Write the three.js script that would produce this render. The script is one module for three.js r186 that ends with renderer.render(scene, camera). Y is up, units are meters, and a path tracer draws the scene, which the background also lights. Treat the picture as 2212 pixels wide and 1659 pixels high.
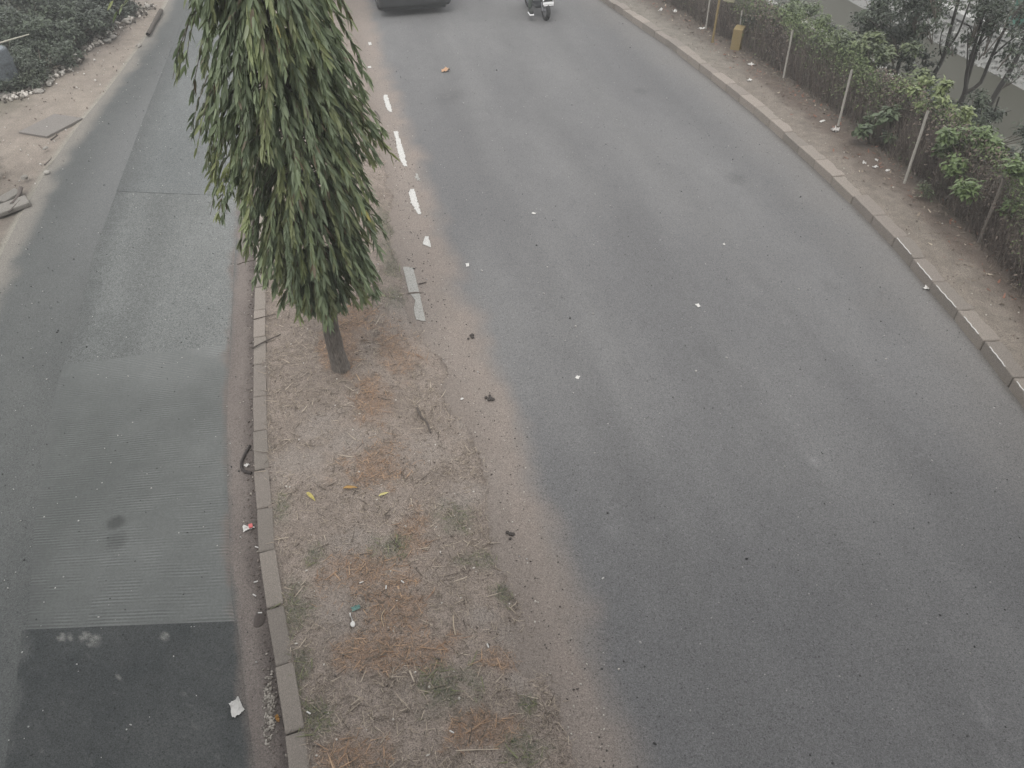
import * as THREE from 'three';
import { mergeGeometries } from 'three/addons/utils/BufferGeometryUtils.js';
import { RoundedBoxGeometry } from 'three/addons/geometries/RoundedBoxGeometry.js';
import { MarchingCubes } from 'three/addons/objects/MarchingCubes.js';

// ---------------------------------------------------------------- camera, sky, sun, exposure
// the camera hangs on a pole 5.4 m up; -z runs along the road
const scene = new THREE.Scene();
const CAM_H = 5.4, PITCH = 41 * Math.PI / 180, YAW = 12 * Math.PI / 180;
const camera = new THREE.PerspectiveCamera(53.4, 1024 / 768, 0.05, 900);
camera.position.set(0, CAM_H, 0);
camera.rotation.order = 'YXZ';
camera.rotation.set(-PITCH, -YAW, 0);
scene.add(camera);

const renderer = new THREE.WebGLRenderer({ antialias: true });
renderer.toneMapping = THREE.LinearToneMapping;
renderer.toneMappingExposure = 1.56;
renderer.shadowMap.enabled = true;

{ // overcast sky: brighter overhead, a little dimmer and bluer to the horizon
  const W = 64, Hh = 32, d = new Float32Array(W * Hh * 4);
  for (let j = 0; j < Hh; j++) for (let i = 0; i < W; i++) {
    const el = (j + 0.5) / Hh * 2 - 1, e = Math.sin(el * Math.PI / 2);
    let L = e > 0 ? 0.78 + 0.3 * e : 0.35;
    L *= 1 + 0.05 * Math.sin(i / W * 6.283 * 2 + e * 5);
    const k = (j * W + i) * 4; d[k] = L; d[k + 1] = L; d[k + 2] = L * 1.005; d[k + 3] = 1;
  }
  const sky = new THREE.DataTexture(d, W, Hh, THREE.RGBAFormat, THREE.FloatType);
  sky.mapping = THREE.EquirectangularReflectionMapping; sky.magFilter = sky.minFilter = THREE.LinearFilter; sky.needsUpdate = true;
  scene.background = sky; scene.environment = sky;
}
const sun = new THREE.DirectionalLight(new THREE.Color(1, 0.96, 0.9), 1.0);
sun.position.set(-4, 26, 4); sun.target.position.set(2, 0, -10);
sun.castShadow = true; sun.shadow.radius = 34;
Object.assign(sun.shadow.camera, { left: -30, right: 30, top: 30, bottom: -30, near: 1, far: 90 });
sun.shadow.mapSize.set(2048, 2048);
scene.add(sun, sun.target);
scene.fog = new THREE.FogExp2(new THREE.Color(0.83, 0.845, 0.845), 0.0042);

// ---------------------------------------------------------------- helpers
let seed = 7;
const rnd = () => { seed = (seed + 0x6D2B79F5) | 0; let t = Math.imul(seed ^ (seed >>> 15), 1 | seed); t = (t + Math.imul(t ^ (t >>> 7), 61 | t)) ^ t; return ((t ^ (t >>> 14)) >>> 0) / 4294967296; };
const rr = (a, b) => a + (b - a) * rnd();
const gauss = () => (rnd() + rnd() + rnd() + rnd() - 2) * 0.87;
const clamp = (x, a = 0, b = 1) => Math.min(b, Math.max(a, x));
const sst = (a, b, x) => { const t = clamp((x - a) / (b - a)); return t * t * (3 - 2 * t); };
const mixc = (a, b, t) => [a[0] + (b[0] - a[0]) * t, a[1] + (b[1] - a[1]) * t, a[2] + (b[2] - a[2]) * t];
const h2 = (i, j) => { let n = Math.imul(i, 374761393) + Math.imul(j, 668265263) | 0; n = Math.imul(n ^ (n >>> 13), 1274126177); return ((n ^ (n >>> 16)) >>> 0) / 4294967296; };
const vnoise = (x, y) => {
  const i = Math.floor(x), j = Math.floor(y), fx = x - i, fy = y - j, u = fx * fx * (3 - 2 * fx), v = fy * fy * (3 - 2 * fy);
  const a = h2(i, j), b = h2(i + 1, j), c = h2(i, j + 1), e = h2(i + 1, j + 1);
  return a + (b - a) * u + (c - a) * v + (a - b - c + e) * u * v;
};
const fbm = (x, y, o = 4) => { let s = 0, a = 0.5, n = 0; for (let k = 0; k < o; k++) { s += a * vnoise(x + k * 17.3, y - k * 9.1); n += a; a *= 0.5; x *= 2.03; y *= 2.03; } return s / n; };
const used = {};
const numbered = (n) => { if (!(n in used)) { used[n] = 0; return n; } used[n]++; return `${n}_${String(used[n]).padStart(3, '0')}`; };
function tag(o, label, category, group, kind) { if (label) o.userData.label = label; if (category) o.userData.category = category; if (group) o.userData.group = group; if (kind) o.userData.kind = kind; return o; }
function shade(o) { o.castShadow = true; o.receiveShadow = true; return o; }
function thing(name, label, category, pos = [0, 0, 0], turn = 0, group) {
  const g = new THREE.Group(); g.name = numbered(name); g.position.set(...pos); g.rotation.y = turn; scene.add(g);
  return tag(g, label, category, group);
}
function part(name, geo, mat, parent) { const m = shade(new THREE.Mesh(geo, mat)); m.name = name; parent.add(m); return m; }
function solo(name, geo, mat, label, category, pos, turn = 0, group) { const m = shade(new THREE.Mesh(geo, mat)); m.name = numbered(name); if (pos) m.position.set(...pos); m.rotation.y = turn; scene.add(m); return tag(m, label, category, group); }
function struct(name, geo, mat) { const m = shade(new THREE.Mesh(geo, mat)); m.name = name; scene.add(m); m.userData.kind = 'structure'; return m; }
function copies(name, geo, mat, list, parent, kind = 'stuff') { // list of {m, c}
  const im = shade(new THREE.InstancedMesh(geo, mat, list.length)); im.name = name;
  list.forEach((e, i) => { im.setMatrixAt(i, e.m); if (e.c) im.setColorAt(i, new THREE.Color().setRGB(...e.c)); });
  im.userData.kind = kind; parent.add(im); return im;
}
// survey: the spot on level y that lies along a sight line of the pole camera (2212 x 1659 sketch grid)
const FL = 1650;
function spot(u, v, y = 0) {
  const X = u - 1106, Y = v - 829.5, c = Math.cos(PITCH), s = Math.sin(PITCH);
  const dx = X, dy = -Y * c - FL * s, dz = -(FL * c - Y * s), t = (y - CAM_H) / dy, x = dx * t, z = dz * t, cy = Math.cos(YAW), sy = Math.sin(YAW);
  return [x * cy - z * sy, y, x * sy + z * cy];
}
const M4 = (p, q, s) => new THREE.Matrix4().compose(p, q, s);
const V3 = (x, y, z) => new THREE.Vector3(x, y, z);
const Q = (x, y, z) => new THREE.Quaternion().setFromEuler(new THREE.Euler(x, y, z, 'YXZ'));
const UP = V3(0, 1, 0);
function along(a, b, r0, r1 = r0, sides = 7) { const d = b.clone().sub(a), g = new THREE.CylinderGeometry(r1, r0, d.length(), sides, 1); g.applyMatrix4(M4(a.clone().add(b).multiplyScalar(0.5), new THREE.Quaternion().setFromUnitVectors(UP, d.normalize()), V3(1, 1, 1))); return g; }
function tubeTaper(pts, r0, r1, seg = 12, sides = 7, bump = 0) {
  const c = new THREE.CatmullRomCurve3(pts), g = new THREE.TubeGeometry(c, seg, 1, sides, false), p = g.attributes.position;
  for (let i = 0; i <= seg; i++) { const o = c.getPointAt(i / seg), r = r0 + (r1 - r0) * i / seg; for (let j = 0; j <= sides; j++) { const k = i * (sides + 1) + j, jj = j % sides, q = r * (1 + bump * (h2(i * 7 + jj, jj * 13 + i) - 0.5)); p.setXYZ(k, o.x + (p.getX(k) - o.x) * q, o.y + (p.getY(k) - o.y) * q, o.z + (p.getZ(k) - o.z) * q); } }
  g.computeVertexNormals(); return g;
}
const interp = (pts, z) => { // pts sorted by decreasing z: [x, z]
  if (z >= pts[0][1]) return pts[0][0] + (pts[1][0] - pts[0][0]) * (z - pts[0][1]) / (pts[1][1] - pts[0][1]) * 0.6;
  for (let i = 1; i < pts.length; i++) if (z >= pts[i][1]) { const t = (z - pts[i - 1][1]) / (pts[i][1] - pts[i - 1][1]); return pts[i - 1][0] + (pts[i][0] - pts[i - 1][0]) * t; }
  return pts[pts.length - 1][0];
};

// ---------------------------------------------------------------- textures and materials
function grainTex(n, fn, repeatPerMetre, srgb = false) {
  const d = new Uint8Array(n * n * 4), f = fn(n);
  for (let i = 0; i < n * n; i++) { const v = clamp(f[i]) * 255; d[i * 4] = d[i * 4 + 1] = d[i * 4 + 2] = v; d[i * 4 + 3] = 255; }
  const t = new THREE.DataTexture(d, n, n); t.wrapS = t.wrapT = THREE.RepeatWrapping; t.magFilter = t.minFilter = THREE.LinearFilter; t.repeat.set(repeatPerMetre, repeatPerMetre); t.needsUpdate = true; return t;
}
const speckle = (amp, specks, darks, soft) => (n) => {
  const a = new Float32Array(n * n);
  for (let i = 0; i < n * n; i++) a[i] = rnd();
  for (let k = 0; k < soft; k++) { const b = a.slice(); for (let y = 0; y < n; y++) for (let x = 0; x < n; x++) { const xm = (x + n - 1) % n, xp = (x + 1) % n, ym = (y + n - 1) % n, yp = (y + 1) % n; a[y * n + x] = (b[y * n + x] * 2 + b[y * n + xm] + b[y * n + xp] + b[ym * n + x] + b[yp * n + x]) / 6; } }
  const g = 1 + soft * 1.6;
  for (let i = 0; i < n * n; i++) a[i] = 0.62 + (a[i] - 0.5) * amp * g;
  const dot = (v, r) => { const cx = rnd() * n | 0, cy = rnd() * n | 0; for (let y = -r; y <= r; y++) for (let x = -r; x <= r; x++) if (x * x + y * y <= r * r + 0.5 && rnd() < 0.85) { const k = ((cy + y + n) % n) * n + (cx + x + n) % n; a[k] = a[k] * 0.25 + v * 0.75; } };
  for (let k = 0; k < specks; k++) dot(rr(0.75, 1), rnd() < 0.75 ? 1 : 2);
  for (let k = 0; k < darks; k++) dot(rr(0.2, 0.42), rnd() < 0.7 ? 1 : 2);
  return a;
};
const MEAN = 0.62;
const asphaltT = grainTex(1024, speckle(0.3, 3400, 4200, 1), 1 / 3.1);
const concreteT = grainTex(512, speckle(0.32, 700, 1500, 2), 1 / 1.7);
const soilT = grainTex(1024, speckle(0.34, 2600, 4200, 2), 1 / 2.3);
// rake marks drawn across fresh concrete, broken and uneven
const grooveT = grainTex(1024, (n) => {
  const a = new Float32Array(n * n);
  for (let y = 0; y < n; y++) for (let x = 0; x < n; x++) {
    const w = Math.sin((y / n * 40 + 0.1 * Math.sin(x / n * 6.283) + 0.05 * Math.sin(x / n * 6.283 * 3)) * 6.283);
    const wear = clamp(1.6 * vnoise(x / 110, y / 60) - 0.35 + 0.5 * (vnoise(x / 15, y / 6) - 0.5));
    a[y * n + x] = 0.62 + 0.16 * (w > 0.35 ? 1 : w < -0.3 ? -0.7 : w) * wear + 0.24 * (rnd() - 0.5) + 0.12 * (vnoise(x / 9, y / 9) - 0.5);
  } return a;
}, 1 / 1.3);
const mat = (o) => new THREE.MeshStandardMaterial({ roughness: 0.9, ...o });
const lin = (r, g, b) => new THREE.Color().setRGB(r, g, b);
const MA = {
  asphalt: new THREE.MeshPhysicalMaterial({ vertexColors: true, map: asphaltT, bumpMap: asphaltT, bumpScale: 0.004, roughness: 0.95, specularIntensity: 0.25 }),
  concrete: new THREE.MeshPhysicalMaterial({ vertexColors: true, map: concreteT, bumpMap: concreteT, bumpScale: 0.002, roughness: 0.9, specularIntensity: 0.3 }),
  groove: new THREE.MeshPhysicalMaterial({ vertexColors: true, map: grooveT, bumpMap: grooveT, bumpScale: 0.004, roughness: 0.9, specularIntensity: 0.3 }),
  soil: mat({ vertexColors: true, map: soilT, bumpMap: soilT, bumpScale: 0.012, roughness: 0.98 }),
  kerb: ['#8f877f', '#89817a', '#958c84', '#837c75'].map((c) => mat({ color: lin(...new THREE.Color(c).toArray().map((v) => v * 1.55)), map: concreteT, bumpMap: soilT, bumpScale: 0.006, roughness: 0.92 })),
  paint: mat({ color: lin(0.74, 0.73, 0.7), map: asphaltT, roughness: 0.85 }),
  oldPaint: mat({ color: lin(0.46, 0.45, 0.42), map: asphaltT, roughness: 0.9 }),
  bark: mat({ color: lin(0.27, 0.24, 0.215), map: soilT, bumpMap: soilT, bumpScale: 0.02, roughness: 0.95 }),
  twig: mat({ color: lin(0.13, 0.11, 0.09), roughness: 0.95 }),
  leaf: new THREE.MeshPhysicalMaterial({ color: 0xffffff, roughness: 0.62, side: THREE.DoubleSide, transmission: 0.4, thickness: 0 }),
  dryLeaf: mat({ color: 0xffffff, side: THREE.DoubleSide, roughness: 0.95 }),
  stone: mat({ color: 0xffffff, roughness: 0.95 }),
  blackRubber: mat({ color: lin(0.02, 0.02, 0.021), roughness: 0.85 }),
  white: mat({ color: lin(0.56, 0.55, 0.53), roughness: 0.6, side: THREE.DoubleSide }),
};
function sheet({ x0, x1, z0, z1, nx, nz, y, color, warpX }) { // x0, x1: functions of z
  const pos = new Float32Array((nx + 1) * (nz + 1) * 3), uv = new Float32Array((nx + 1) * (nz + 1) * 2), col = new Float32Array((nx + 1) * (nz + 1) * 3), idx = [];
  for (let j = 0; j <= nz; j++) {
    const tz = j / nz, zz = z0 + (z1 - z0) * tz, a = x0(zz), b = x1(zz);
    for (let i = 0; i <= nx; i++) {
      const s = i / nx, x = a + (b - a) * s, k = j * (nx + 1) + i, dz = warpX ? warpX(x, zz) : 0, z = zz + dz;
      pos.set([x, y(x, z, s), z], k * 3); uv.set([x, zz], k * 2); const c = color(x, z, s); col.set([c[0] / MEAN, c[1] / MEAN, c[2] / MEAN], k * 3);
      if (i < nx && j < nz) { const q = k + nx + 1; idx.push(k, k + 1, q, k + 1, q + 1, q); }
    }
  }
  const g = new THREE.BufferGeometry();
  g.setAttribute('position', new THREE.BufferAttribute(pos, 3)); g.setAttribute('uv', new THREE.BufferAttribute(uv, 2)); g.setAttribute('color', new THREE.BufferAttribute(col, 3));
  g.setIndex(idx); g.computeVertexNormals(); return g;
}

// ---------------------------------------------------------------- lines of the place, in metres [x, z]
const KERB_R = [[6.2, -3.6], [6.42, -4.6], [6.53, -5.2], [6.64, -5.7], [6.75, -6.5], [6.85, -7.2], [6.95, -7.9], [7.03, -8.9], [7.1, -10.5], [7.13, -12.3], [7.1, -13.8], [6.99, -16.2], [6.82, -18], [6.6, -20.3], [6.3, -24], [5.9, -30]];
const KERB_M = [[-0.94, -1.9], [-1.01, -2.5], [-1.07, -2.9], [-1.13, -3.27], [-1.18, -3.6], [-1.24, -3.95], [-1.28, -4.34], [-1.31, -4.76], [-1.35, -5.21], [-1.38, -5.72], [-1.41, -6.28], [-1.43, -6.89], [-1.45, -7.59], [-1.47, -8.36], [-1.5, -9.25], [-1.55, -12], [-1.6, -16], [-1.7, -24], [-1.8, -30]];
const LEFT_E = [[-4.6, -7], [-4.72, -9], [-4.8, -10], [-4.83, -11.1], [-4.82, -12.6], [-4.75, -13.7], [-4.67, -14.8], [-4.53, -16], [-4.42, -17.3], [-4.29, -19], [-4.17, -21], [-4.1, -24], [-3.9, -30]];
const MED_E = [[0.82, -1.6], [0.78, -2.3], [0.76, -2.9], [0.73, -3.5], [0.7, -4.1], [0.67, -5], [0.64, -5.7], [0.54, -6.3], [0.38, -7], [0.31, -7.9], [0.36, -9.9], [0.38, -13], [0.3, -18], [0.2, -24], [0.1, -30]];
const DUST_E = [[1.3, -2], [1.29, -2.9], [1.25, -3.6], [1.2, -4.3], [1.18, -5.2], [1.17, -6], [1.12, -7], [1.03, -8.3], [1.01, -10.2], [0.97, -12.3], [0.86, -15], [0.8, -20], [0.7, -30]];
const kr = (z) => interp(KERB_R, z), km = (z) => interp(KERB_M, z), le = (z) => interp(LEFT_E, z), me = (z) => interp(MED_E, z), de = (z) => interp(DUST_E, z);

// ---------------------------------------------------------------- terrain and canal
{
  const xs = [-250, -120, -60, -30, -18, -12, -9, -7, -4, 0, 4, 7.2, 7.9, 8.4, 9.0, 9.6, 10.4, 11.05, 11.06, 12.5, 13.6, 14.6, 15.2, 15.9, 16.7, 17.4, 22, 30, 60, 120, 250];
  const prof = (x) => x < 7.9 ? -0.09 : x < 9 ? 0.06 : x < 11.06 ? 0.08 - (x - 9) * 0.13 : x < 14.6 ? -2.2 : x < 17.4 ? -2.2 + (x - 14.6) * 0.68 : -0.3;
  const zs = []; for (let z = 60; z > -40; z -= 2.5) zs.push(z); zs.push(-60, -100, -180, -320);
  const pos = [], uv = [], col = [], idx = [];
  zs.forEach((z, j) => xs.forEach((x, i) => {
    const w = x > 8.5 ? (fbm(x * 1.7 + 3, z * 0.6) - 0.5) * (x > 15 ? 0.35 : 0.1) : 0;
    pos.push(x, prof(x) + w, z); uv.push(x, z);
    const n = fbm(x * 0.6, z * 0.6), c = x > 15.4 ? mixc([0.26, 0.26, 0.25], [0.16, 0.16, 0.15], n) : x > 8.6 ? mixc([0.05, 0.05, 0.038], [0.075, 0.068, 0.05], n) : mixc([0.13, 0.11, 0.09], [0.09, 0.1, 0.06], n);
    col.push(c[0] / MEAN, c[1] / MEAN, c[2] / MEAN);
    if (i < xs.length - 1 && j < zs.length - 1) { const k = j * xs.length + i, q = k + xs.length; idx.push(k, k + 1, q, k + 1, q + 1, q); }
  }));
  const g = new THREE.BufferGeometry(); g.setAttribute('position', new THREE.Float32BufferAttribute(pos, 3)); g.setAttribute('uv', new THREE.Float32BufferAttribute(uv, 2)); g.setAttribute('color', new THREE.Float32BufferAttribute(col, 3)); g.setIndex(idx); g.computeVertexNormals();
  struct('ground', g, MA.soil);
  const wg = new THREE.PlaneGeometry(5.0, 340, 26, 400); wg.rotateX(-Math.PI / 2); wg.translate(13.6, -1.3, -120);
  const p = wg.attributes.position; for (let i = 0; i < p.count; i++) p.setY(i, -1.3 + 0.012 * (fbm(p.getX(i) * 2, p.getZ(i) * 1.1) - 0.5));
  wg.computeVertexNormals();
  tag(struct('canal_water', wg, new THREE.MeshPhysicalMaterial({ color: lin(0.045, 0.044, 0.032), roughness: 0.6, specularIntensity: 0.3 })), 'murky olive canal water behind the hedge');
  // pale coping on the near canal wall, laid in lengths
  const w = thing('canal_wall', 'low concrete canal wall with pale coping behind the shrubs', 'wall', [11.12, 0, 0]);
  part('wall_face', new RoundedBoxGeometry(0.16, 2.2, 60, 1, 0.01).translate(0.02, -1.36, -26), mat({ color: lin(0.14, 0.14, 0.12), map: concreteT }), w);
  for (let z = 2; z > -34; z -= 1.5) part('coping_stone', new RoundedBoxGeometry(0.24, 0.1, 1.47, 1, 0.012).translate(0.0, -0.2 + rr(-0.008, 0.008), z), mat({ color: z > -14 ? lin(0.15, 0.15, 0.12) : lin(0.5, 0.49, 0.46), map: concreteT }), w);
}

// ---------------------------------------------------------------- roads
const dustC = [0.225, 0.191, 0.169];
const roadG = new THREE.Group(); roadG.name = 'road'; scene.add(roadG); tag(roadG, 'wide grey asphalt carriageway right of the median, dusty along both edges', null, null, 'structure');
{
  const stains = [[1508, 760, 0.18, 0.9], [1900, 660, 0.35, 0.9], [2030, 1030, 0.2, 0.86], [1590, 385, 0.16, 0.55], [1385, 197, 0.14, 0.6], [985, 203, 0.22, 0.7], [965, 215, 0.2, 0.75], [1795, 620, 0.12, 0.7], [1761, 996, 0.06, 1.5], [1248, 814, 0.05, 1.5], [1420, 1140, 0.05, 1.35], [1318, 1145, 0.05, 1.35], [2132, 1557, 0.05, 1.5], [2114, 1517, 0.04, 1.4], [1700, 690, 0.08, 1.2], [1625, 628, 0.12, 1.15], [2275 * 0.86, 1080 * 0.86, 0.09, 1.18], [2157, 1640, 0.05, 1.4]].map(([u, v, r, k]) => { const s = spot(u, v); return [s[0], s[2], r, k]; });
  const col = (x, z) => {
    const n1 = fbm(x * 1.3, z * 0.28, 4), n2 = fbm(x * 5 + 9, z * 3.5, 3), n3 = fbm(x * 0.5 + 40, z * 0.12, 3);
    let c = mixc([0.127, 0.1265, 0.1285], [0.158, 0.157, 0.157], clamp(0.5 + (n1 - 0.5) * 1.5 + (n2 - 0.5) * 0.5 + (n3 - 0.5) * 0.6));
    const wx = x + 0.18 * (fbm(2, z * 0.15) - 0.5) * 2; let wt = 0; for (const t of [2.0, 3.55, 4.75, 6.1]) wt += Math.exp(-Math.pow((wx - t) / 0.26, 2)); c = c.map((v) => v * (1 - 0.06 * wt + 0.03 * (fbm(x * 7, z * 0.35) - 0.5) * 2));
    const wob = (fbm(x * 2, z * 1.5 + 5, 4) - 0.5) * 0.5 + (n2 - 0.5) * 0.25;
    const dl = 1 - sst(-0.2, 0.22, x - de(z) + wob * 0.6);
    c = mixc(c, mixc(dustC, [0.198, 0.174, 0.156], n2), dl * 0.97);
    const dr = (1 - sst(0.05, 1.15, kr(z) - x + wob * 1.3)) * 0.5; c = mixc(c, [0.168, 0.16, 0.152], dr);
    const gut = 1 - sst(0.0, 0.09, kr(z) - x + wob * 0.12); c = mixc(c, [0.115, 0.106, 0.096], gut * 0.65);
    const g2 = 1 - sst(0.02, 0.3, x - me(z) + wob * 0.4); c = mixc(c, [0.17, 0.145, 0.128], clamp(g2) * 0.5);
    for (const s of stains) { const d = Math.hypot(x - s[0], (z - s[1]) * 0.8); if (d < s[2] * 1.6) { const t = (1 - sst(0.4, 1.4, d / s[2] + (vnoise(x * 40, z * 40) - 0.5) * 0.9)) * 0.42; c = c.map((v) => v * (1 + (s[3] - 1) * t)); } }
    return c;
  };
  const flat = () => 0;
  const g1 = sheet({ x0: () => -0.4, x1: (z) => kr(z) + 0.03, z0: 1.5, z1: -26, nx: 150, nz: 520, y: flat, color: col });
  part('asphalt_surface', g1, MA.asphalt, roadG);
  part('asphalt_surface', sheet({ x0: () => -0.4, x1: (z) => kr(-26) + 0.03, z0: -26, z1: -300, nx: 20, nz: 150, y: flat, color: (x, z) => [0.14, 0.14, 0.142] }), MA.asphalt, roadG);
  // worn white edge dashes
  const dash = (pts, m, name = 'painted_dash', rough = 0.012) => {
    const w = pts.map(([u, v]) => spot(u, v)), out = [];
    w.forEach((a, i) => { const b = w[(i + 1) % w.length], L = Math.hypot(b[0] - a[0], b[2] - a[2]), n = Math.max(1, Math.round(L / 0.025)); for (let k = 0; k < n; k++) out.push(new THREE.Vector2(a[0] + (b[0] - a[0]) * k / n + (k ? rr(-rough, rough) : 0), -(a[2] + (b[2] - a[2]) * k / n) + (k ? rr(-rough, rough) * 1.6 : 0))); });
    const g = new THREE.ExtrudeGeometry(new THREE.Shape(out), { depth: 0.004, bevelEnabled: false }); g.rotateX(-Math.PI / 2); g.translate(0, 0.004, 0);
    return part(name, g, m, roadG);
  };
  const Z3 = (a) => a.map(([x, y]) => [(900 + x / 3.16) * 0.8641, y / 3.16 * 0.8641]);
  const Z8 = (a) => a.map(([x, y]) => [(500 + x / 3.16) * 0.8641, (400 + y / 3.16) * 0.8641]);
  dash(Z3([[186, 775], [190, 752], [218, 752], [226, 790], [243, 840], [256, 886], [234, 886], [210, 855], [196, 815]]), MA.paint);
  dash(Z3([[264, 1040], [296, 1035], [308, 1080], [322, 1120], [345, 1200], [376, 1318], [346, 1316], [318, 1262], [294, 1180], [282, 1110]]), MA.paint);
  dash(Z8([[1648, 260], [1660, 232], [1690, 230], [1712, 300], [1722, 340], [1746, 432], [1722, 430], [1690, 372], [1662, 335]]), MA.paint);
  dash(Z8([[1760, 668], [1780, 606], [1803, 604], [1825, 692]]), MA.paint, 'painted_dash', 0.006);
  dash(Z8([[1604, 848], [1650, 848], [1684, 856], [1732, 1046], [1650, 1050]]), MA.oldPaint, 'painted_dash', 0.003);
  dash(Z8([[1664, 1062], [1734, 1056], [1782, 1276], [1706, 1264], [1690, 1180], [1700, 1110]]), MA.oldPaint, 'painted_dash', 0.003);
  dash([[795, 92], [801, 91], [803, 97], [797, 98]], MA.paint, 'paint_fleck', 0.004); dash([[794, 144], [801, 143], [802, 147], [795, 147]], MA.paint, 'paint_fleck', 0.004); dash([[896, 376], [902, 376], [909, 392], [901, 391]], MA.oldPaint, 'paint_fleck', 0.02);
}
const leftG = new THREE.Group(); leftG.name = 'side_road'; scene.add(leftG); tag(leftG, 'narrow carriageway left of the median, patched with concrete and tar', null, null, 'structure');
{
  const flat = () => 0, tilt = (x, z) => (x + 1.45) * 0.165 * (z > -3.73 ? 1 : clamp(1 - (-3.73 - z) / 3.7)) + (z < -9 ? (x + 1.9) * 0.3 * clamp((-9 - z) / 2) : 0);
  const slabL = (z) => interp([[-2.85, -2.2], [-2.98, -3.2], [-3.12, -4], [-3.27, -4.8], [-3.42, -5.9], [-3.52, -6.9], [-3.56, -8.2], [-3.68, -9.7], [-3.7, -14], [-3.65, -24]], z);
  const slabR = (z) => km(z) - 0.235 - 0.02 * sst(-4.4, -6.5, z);
  const base = (x, z) => { const n = fbm(x * 1.5, z * 0.5), n2 = fbm(x * 6, z * 6, 3); return mixc([0.075, 0.079, 0.079], [0.102, 0.106, 0.104], clamp(n * 0.8 + n2 * 0.5 - 0.15)); };
  const dustR = (c, x, z) => { const n = fbm(x * 4, z * 3, 4) - 0.5; const t = 1 - sst(-0.03, 0.07, (slabR(z) - x) + n * 0.14); return mixc(c, mixc([0.175, 0.153, 0.14], [0.135, 0.117, 0.108], fbm(x * 9, z * 1.5)), t); };
  const gut = (c, x, z) => mixc(c, [0.1, 0.086, 0.08], (1 - sst(0.02, 0.16, km(z) - x + (fbm(x * 6, z * 6) - 0.5) * 0.16)) * 0.85);
  part('old_asphalt', sheet({ x0: (z) => le(z) - 0.05, x1: (z) => km(z) + 0.02, z0: 1.5, z1: -26, nx: 84, nz: 480, y: flat, color: (x, z) => {
    const e = 1 - sst(0, 0.3, x - le(z) + (fbm(x * 3, z * 2) - 0.5) * 0.3); let c = mixc(base(x, z), [0.2, 0.185, 0.165], e * 0.8);
    const far = sst(-7, -13, z); c = mixc(c, [0.13, 0.133, 0.133], far * 0.85 * sst(0.3, 1.1, x - le(z)));
    return gut(dustR(c, x, z), x, z);
  } }), MA.asphalt, leftG);
  part('old_asphalt', sheet({ x0: () => le(-26), x1: () => km(-26), z0: -26, z1: -300, nx: 8, nz: 100, y: flat, color: () => [0.14, 0.14, 0.14] }), MA.asphalt, leftG);
  const feather = (c, x, z, s, n2) => mixc(c, mixc([0.16, 0.14, 0.127], [0.125, 0.11, 0.102], n2), sst(0.945, 1.0, s + (fbm(x * 5, z * 3.2) - 0.5) * 0.1) * 0.92);
  const slab = (z0, z1, y, m, colr, nz, r = slabR) => part('concrete_slab', sheet({ x0: (z) => slabL(z), x1: (z) => r(z) + 0.0, z0, z1, nx: 44, nz, y: (x, z, s) => (s < 0.012 || s > 0.988) ? -0.012 : y, color: (x, z, s) => colr(x, z, s), warpX: tilt }), m, leftG);
  const tire = (x, z) => { const a = Math.exp(-Math.pow((x + 2.95 + 0.03 * z * 0.2) / 0.22, 2)); return a * 0.12; };
  slab(-7.42, -11.15, 0.004, MA.concrete, (x, z, s) => { const n = fbm(x * 2, z * 0.8), n2 = fbm(x * 9, z * 9, 3); let c = mixc([0.105, 0.111, 0.109], [0.155, 0.161, 0.158], clamp(0.25 + s * 0.75 + (n - 0.5) * 0.9 + (n2 - 0.5) * 0.35)); c = c.map((v) => v * (1 - tire(x, z))); const L = 1 - sst(0, 0.18, s + (n2 - 0.5) * 0.1); return feather(mixc(c, base(x, z), L * 0.9), x, z, s, n2); }, 140);
  slab(-11.15, -24, 0.008, MA.concrete, (x, z, s) => { const n = fbm(x * 2, z * 0.7), n2 = fbm(x * 7, z * 5, 3); let c = mixc([0.108, 0.115, 0.115], [0.142, 0.149, 0.148], clamp(0.2 + s * 0.6 + (n - 0.5) + (n2 - 0.5) * 0.4)); const L = 1 - sst(0, 0.3, s + (n2 - 0.5) * 0.1); return feather(mixc(c, base(x, z), L * 0.9), x, z, s, n2); }, 200);
  const spill = [[500, 745, 0.32], [455, 742, 0.25]].map(([u, v, r]) => { const p = spot(u, v); return [p[0], p[2], r]; });
  const gs = [[248, 1132, 0.09, 0.6], [253, 1168, 0.13, 0.72], [292, 660, 0.1, 0.6], [380, 745, 0.12, 0.8]].map(([u, v, r, k]) => { const p = spot(u, v); return [p[0], p[2], r, k]; });
  slab(-3.72, -7.42, 0.008, MA.groove, (x, z, s) => {
    const n = fbm(x * 1.6, z * 1.1), n2 = fbm(x * 8, z * 8, 3); let c = mixc([0.084, 0.089, 0.087], [0.132, 0.138, 0.135], clamp(0.12 + s * 0.62 + (n - 0.5) * 0.9 + (n2 - 0.5) * 0.3)); c = mixc(c, mixc([0.11, 0.116, 0.114], [0.148, 0.154, 0.151], clamp(s + (n - 0.5))), 0.85 * sst(-6.2, -7.4, z + (fbm(x * 1.7, z * 1.7) - 0.5) * 1.2));
    for (const p of spill) { const d = Math.hypot(x - p[0], z - p[1]); c = mixc(c, [0.16, 0.166, 0.163], (1 - sst(0.5, 1.3, d / p[2] + (n2 - 0.5) * 0.8)) * 0.7); }
    for (const p of gs) { const d = Math.hypot(x - p[0], z - p[1]); const t = 1 - sst(0.6, 1.1, d / p[2] + (n2 - 0.5) * 0.9); c = c.map((v) => v * (1 + (p[3] - 1) * t)); }
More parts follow.
